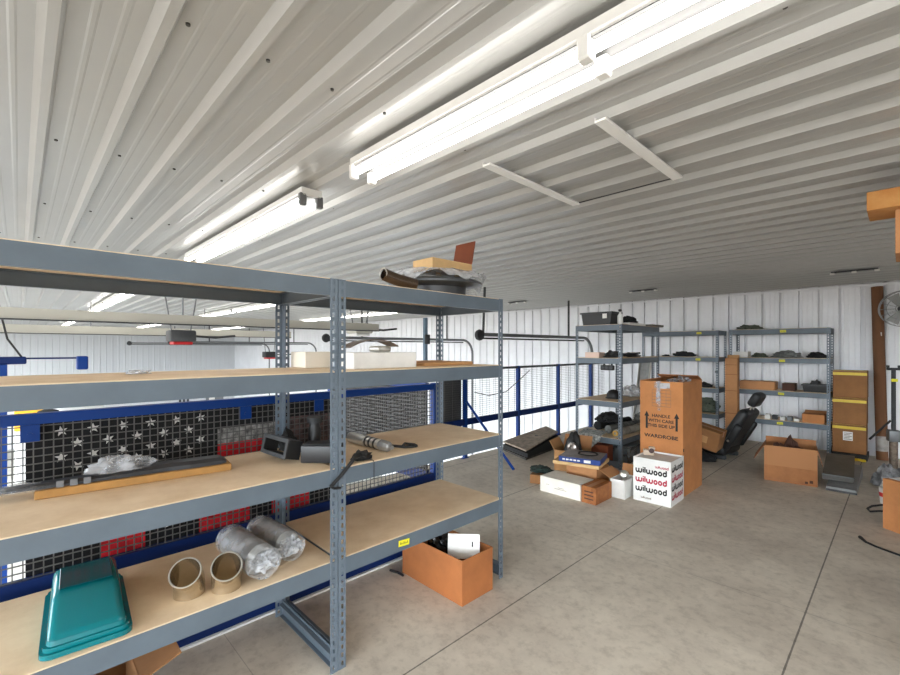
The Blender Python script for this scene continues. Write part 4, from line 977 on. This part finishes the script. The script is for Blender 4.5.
def opener(label, loc, m1, m2, rod):
    t = thing('door_opener', label, 'motor', loc)
    g = G(); g.rbox(-.18, -.2, 0, .18, .2, .2, .03, 2); g.build('motor_case', m1, t, True)
    g = G(); g.rbox(-.14, -.15, -.05, .14, .15, 0, .01, 1); g.build('cover', m2, t, True)
    for y in (-.15, .15):
        g = G(); g.tube([(0, y, .2), (0, y * 1.6, LT - loc[2])], .012, 6); g.build('hanger_rod', GREY, t)
    g = G(); g.tube([(0, .2, .1), (.02, .55, .08), (.0, .9, .12)], .02, 8); g.build('drive_arm', DARK, t, True)
opener('dark red based hoist motor hanging behind the near girder', (-8.9, 2.05, 1.63), GREYD, RED, 0)
opener('pale motor unit hanging above the long white box', (-7.4, 4.75, 1.80), BEAMM, WHITE, 0)
opener('red and black motor beside the far door track', (-15.4, 6.25, 1.20), BLACK, RED, 0)
# blue lift
t = thing('vehicle_lift', 'blue vehicle lift column with its horizontal bar at the left edge', 'lift', (-9.0, -.22, LOW + .001))
g = G(); g.box(-.1, -.14, 0, .1, .1, 3.98); g.build('column', BLUE, t)
g = G(); g.box(-.25, -.3, 0, .25, .3, .02); g.build('base_plate', BLUE, t)
g = G(); g.box(-.03, .1, 4.05, .03, .95, 4.075); g.build('cross_bar', BLUED, t)
g = G(); g.rbox(-.08, -.06, 3.98, .08, .3, 4.09, .02, 2); g.build('column_head', BLUED, t)
g = G(); g.rbox(-.08, .86, 3.88, .08, 1.0, 4.09, .02, 2); g.build('end_block', BLUE, t)
g = G(); g.tube([(0, .25, 4.08), (-.02, .1, 4.35), (0, .0, 4.9), (0, 0, 5.1)], .014, 6); g.build('supply_hose', BLACK, t, True)
# van
t = thing('parked_van', 'white vehicle with dark windows parked far below beyond the railing', 'vehicle', (-22.2, 1.75, LOW + .001))
g = G(); g.rbox(-1.6, -.85, .35, 1.6, .85, 1.15, .12, 3); g.build('body', WHITE, t, True)
g = G(); g.rbox(-1.3, -.8, 1.1, .9, .8, 1.95, .14, 3, None, .1); cab = g.build('cab', WHITE, t, True)
for y0, y1 in ((-.62, -.06), (.06, .62)):
    g = G(); g.rbox(.84, y0, 1.3, .9, y1, 1.78, .02, 2); g.build('windscreen', GLASSD, cab, True)
for x in (-1.0, 1.0):
    for y in (-.82, .82):
        g = G(); g.lathe([(.001, -.1), (.28, -.1), (.33, -.06), (.33, .06), (.28, .1), (.001, .1)], 20, T(x, y, .33, PI / 2)); g.build('wheel', BLACKR, t, True)
t = thing('fuel_drum', 'black round drum standing far below beside the white vehicle', 'drum', (-18.8, .66, LOW + .001))
g = G(); g.lathe([(.001, 0), (.3, 0), (.3, 2.1), (.25, 2.25), (.1, 2.3), (.001, 2.3)], 24); g.build('drum_body', BLACKR, t, True)
g = G(); g.lathe([(.05, 2.3), (.05, 2.36), (.001, 2.36)], 12); g.build('cap', DARK, t)
t = thing('storage_cabinet', 'white cabinet with yellow top standing far below at the left edge', 'cabinet', (-19.6, .33, LOW + .001))
g = G(); g.rbox(-.3, -.42, 0, .3, .42, 1.62, .02, 1); g.build('cabinet_body', PAPER, t)
g = G(); g.rbox(-.32, -.44, 1.62, .32, .44, 2.25, .02, 1); g.build('top_box', YELL, t)
t = thing('electric_panel', 'grey electrical panel with white notice on the far garage wall', 'panel', (WX + .03, 7.55, -1.6))
g = G(); g.rbox(0, -.42, 0, .15, .42, .75, .02, 1); g.build('panel_case', mat('panel_case_grey', (112, 114, 118), .5), t)
g = G(); g.box(.15, -.3, .3, .155, -.02, .55); g.build('notice', PAPER, t)
t = thing('wall_pipes', 'three short dark pipes on the far garage wall', 'pipe', (WX + .03, 6.1, -1.5))
for y in (-.18, 0, .18):
    g = G(); g.tube([(.05, y, 0), (.05, y, .5)], .05, 8); g.build('pipe_stub', DARK, t, True)
t = thing('conduit_post', 'thin blue grey conduit post with switch box beyond the second rack', 'post', (-7.0, 6.1, LOW + .001))
g = G(); g.box(-.035, -.035, 0, .035, .035, 4.85); g.build('post_tube', mat('post_blue_grey', (92, 112, 130), .5), t)
g = G(); g.rbox(.035, -.06, 4.3, .09, .06, 4.5, .01, 1); g.build('switch_box', DARK, t)

# ================================================================== LIGHT, CAMERA
SKY = 6.0
w = bpy.data.worlds.new('daylight'); SC.world = w; w.use_nodes = True
nt = w.node_tree; bg = nt.nodes['Background']; bg.inputs['Strength'].default_value = SKY
tc = nt.nodes.new('ShaderNodeTexCoord'); sp = nt.nodes.new('ShaderNodeSeparateXYZ'); nt.links.new(tc.outputs['Generated'], sp.inputs[0])
rp = nt.nodes.new('ShaderNodeValToRGB'); rp.color_ramp.elements[0].position = .49; rp.color_ramp.elements[1].position = .51      # dull ground below, bright sky above
rp.color_ramp.elements[0].color = (.12, .11, .10, 1); rp.color_ramp.elements[1].color = (.86, .94, 1, 1)
mr = nt.nodes.new('ShaderNodeMapRange'); mr.inputs['From Min'].default_value = -1; nt.links.new(sp.outputs['Z'], mr.inputs['Value'])
nt.links.new(mr.outputs[0], rp.inputs['Fac']); nt.links.new(rp.outputs[0], bg.inputs['Color'])
cam = bpy.data.cameras.new('camera'); co = bpy.data.objects.new('camera', cam); COL.objects.link(co)
cam.sensor_fit = 'HORIZONTAL'; cam.sensor_width = 36; cam.lens = FL / 900 * 36
cam.shift_y = (HZ - 337.5) / 900; cam.clip_start = .02
co.location = (0, 0, EYE); co.rotation_euler = (PI / 2, 0, _a)
SC.camera = co
SC.view_settings.view_transform = 'Standard'; SC.view_settings.look = 'None'; SC.view_settings.gamma = 1; SC.view_settings.use_curve_mapping = False
SC.view_settings.exposure = 1.16
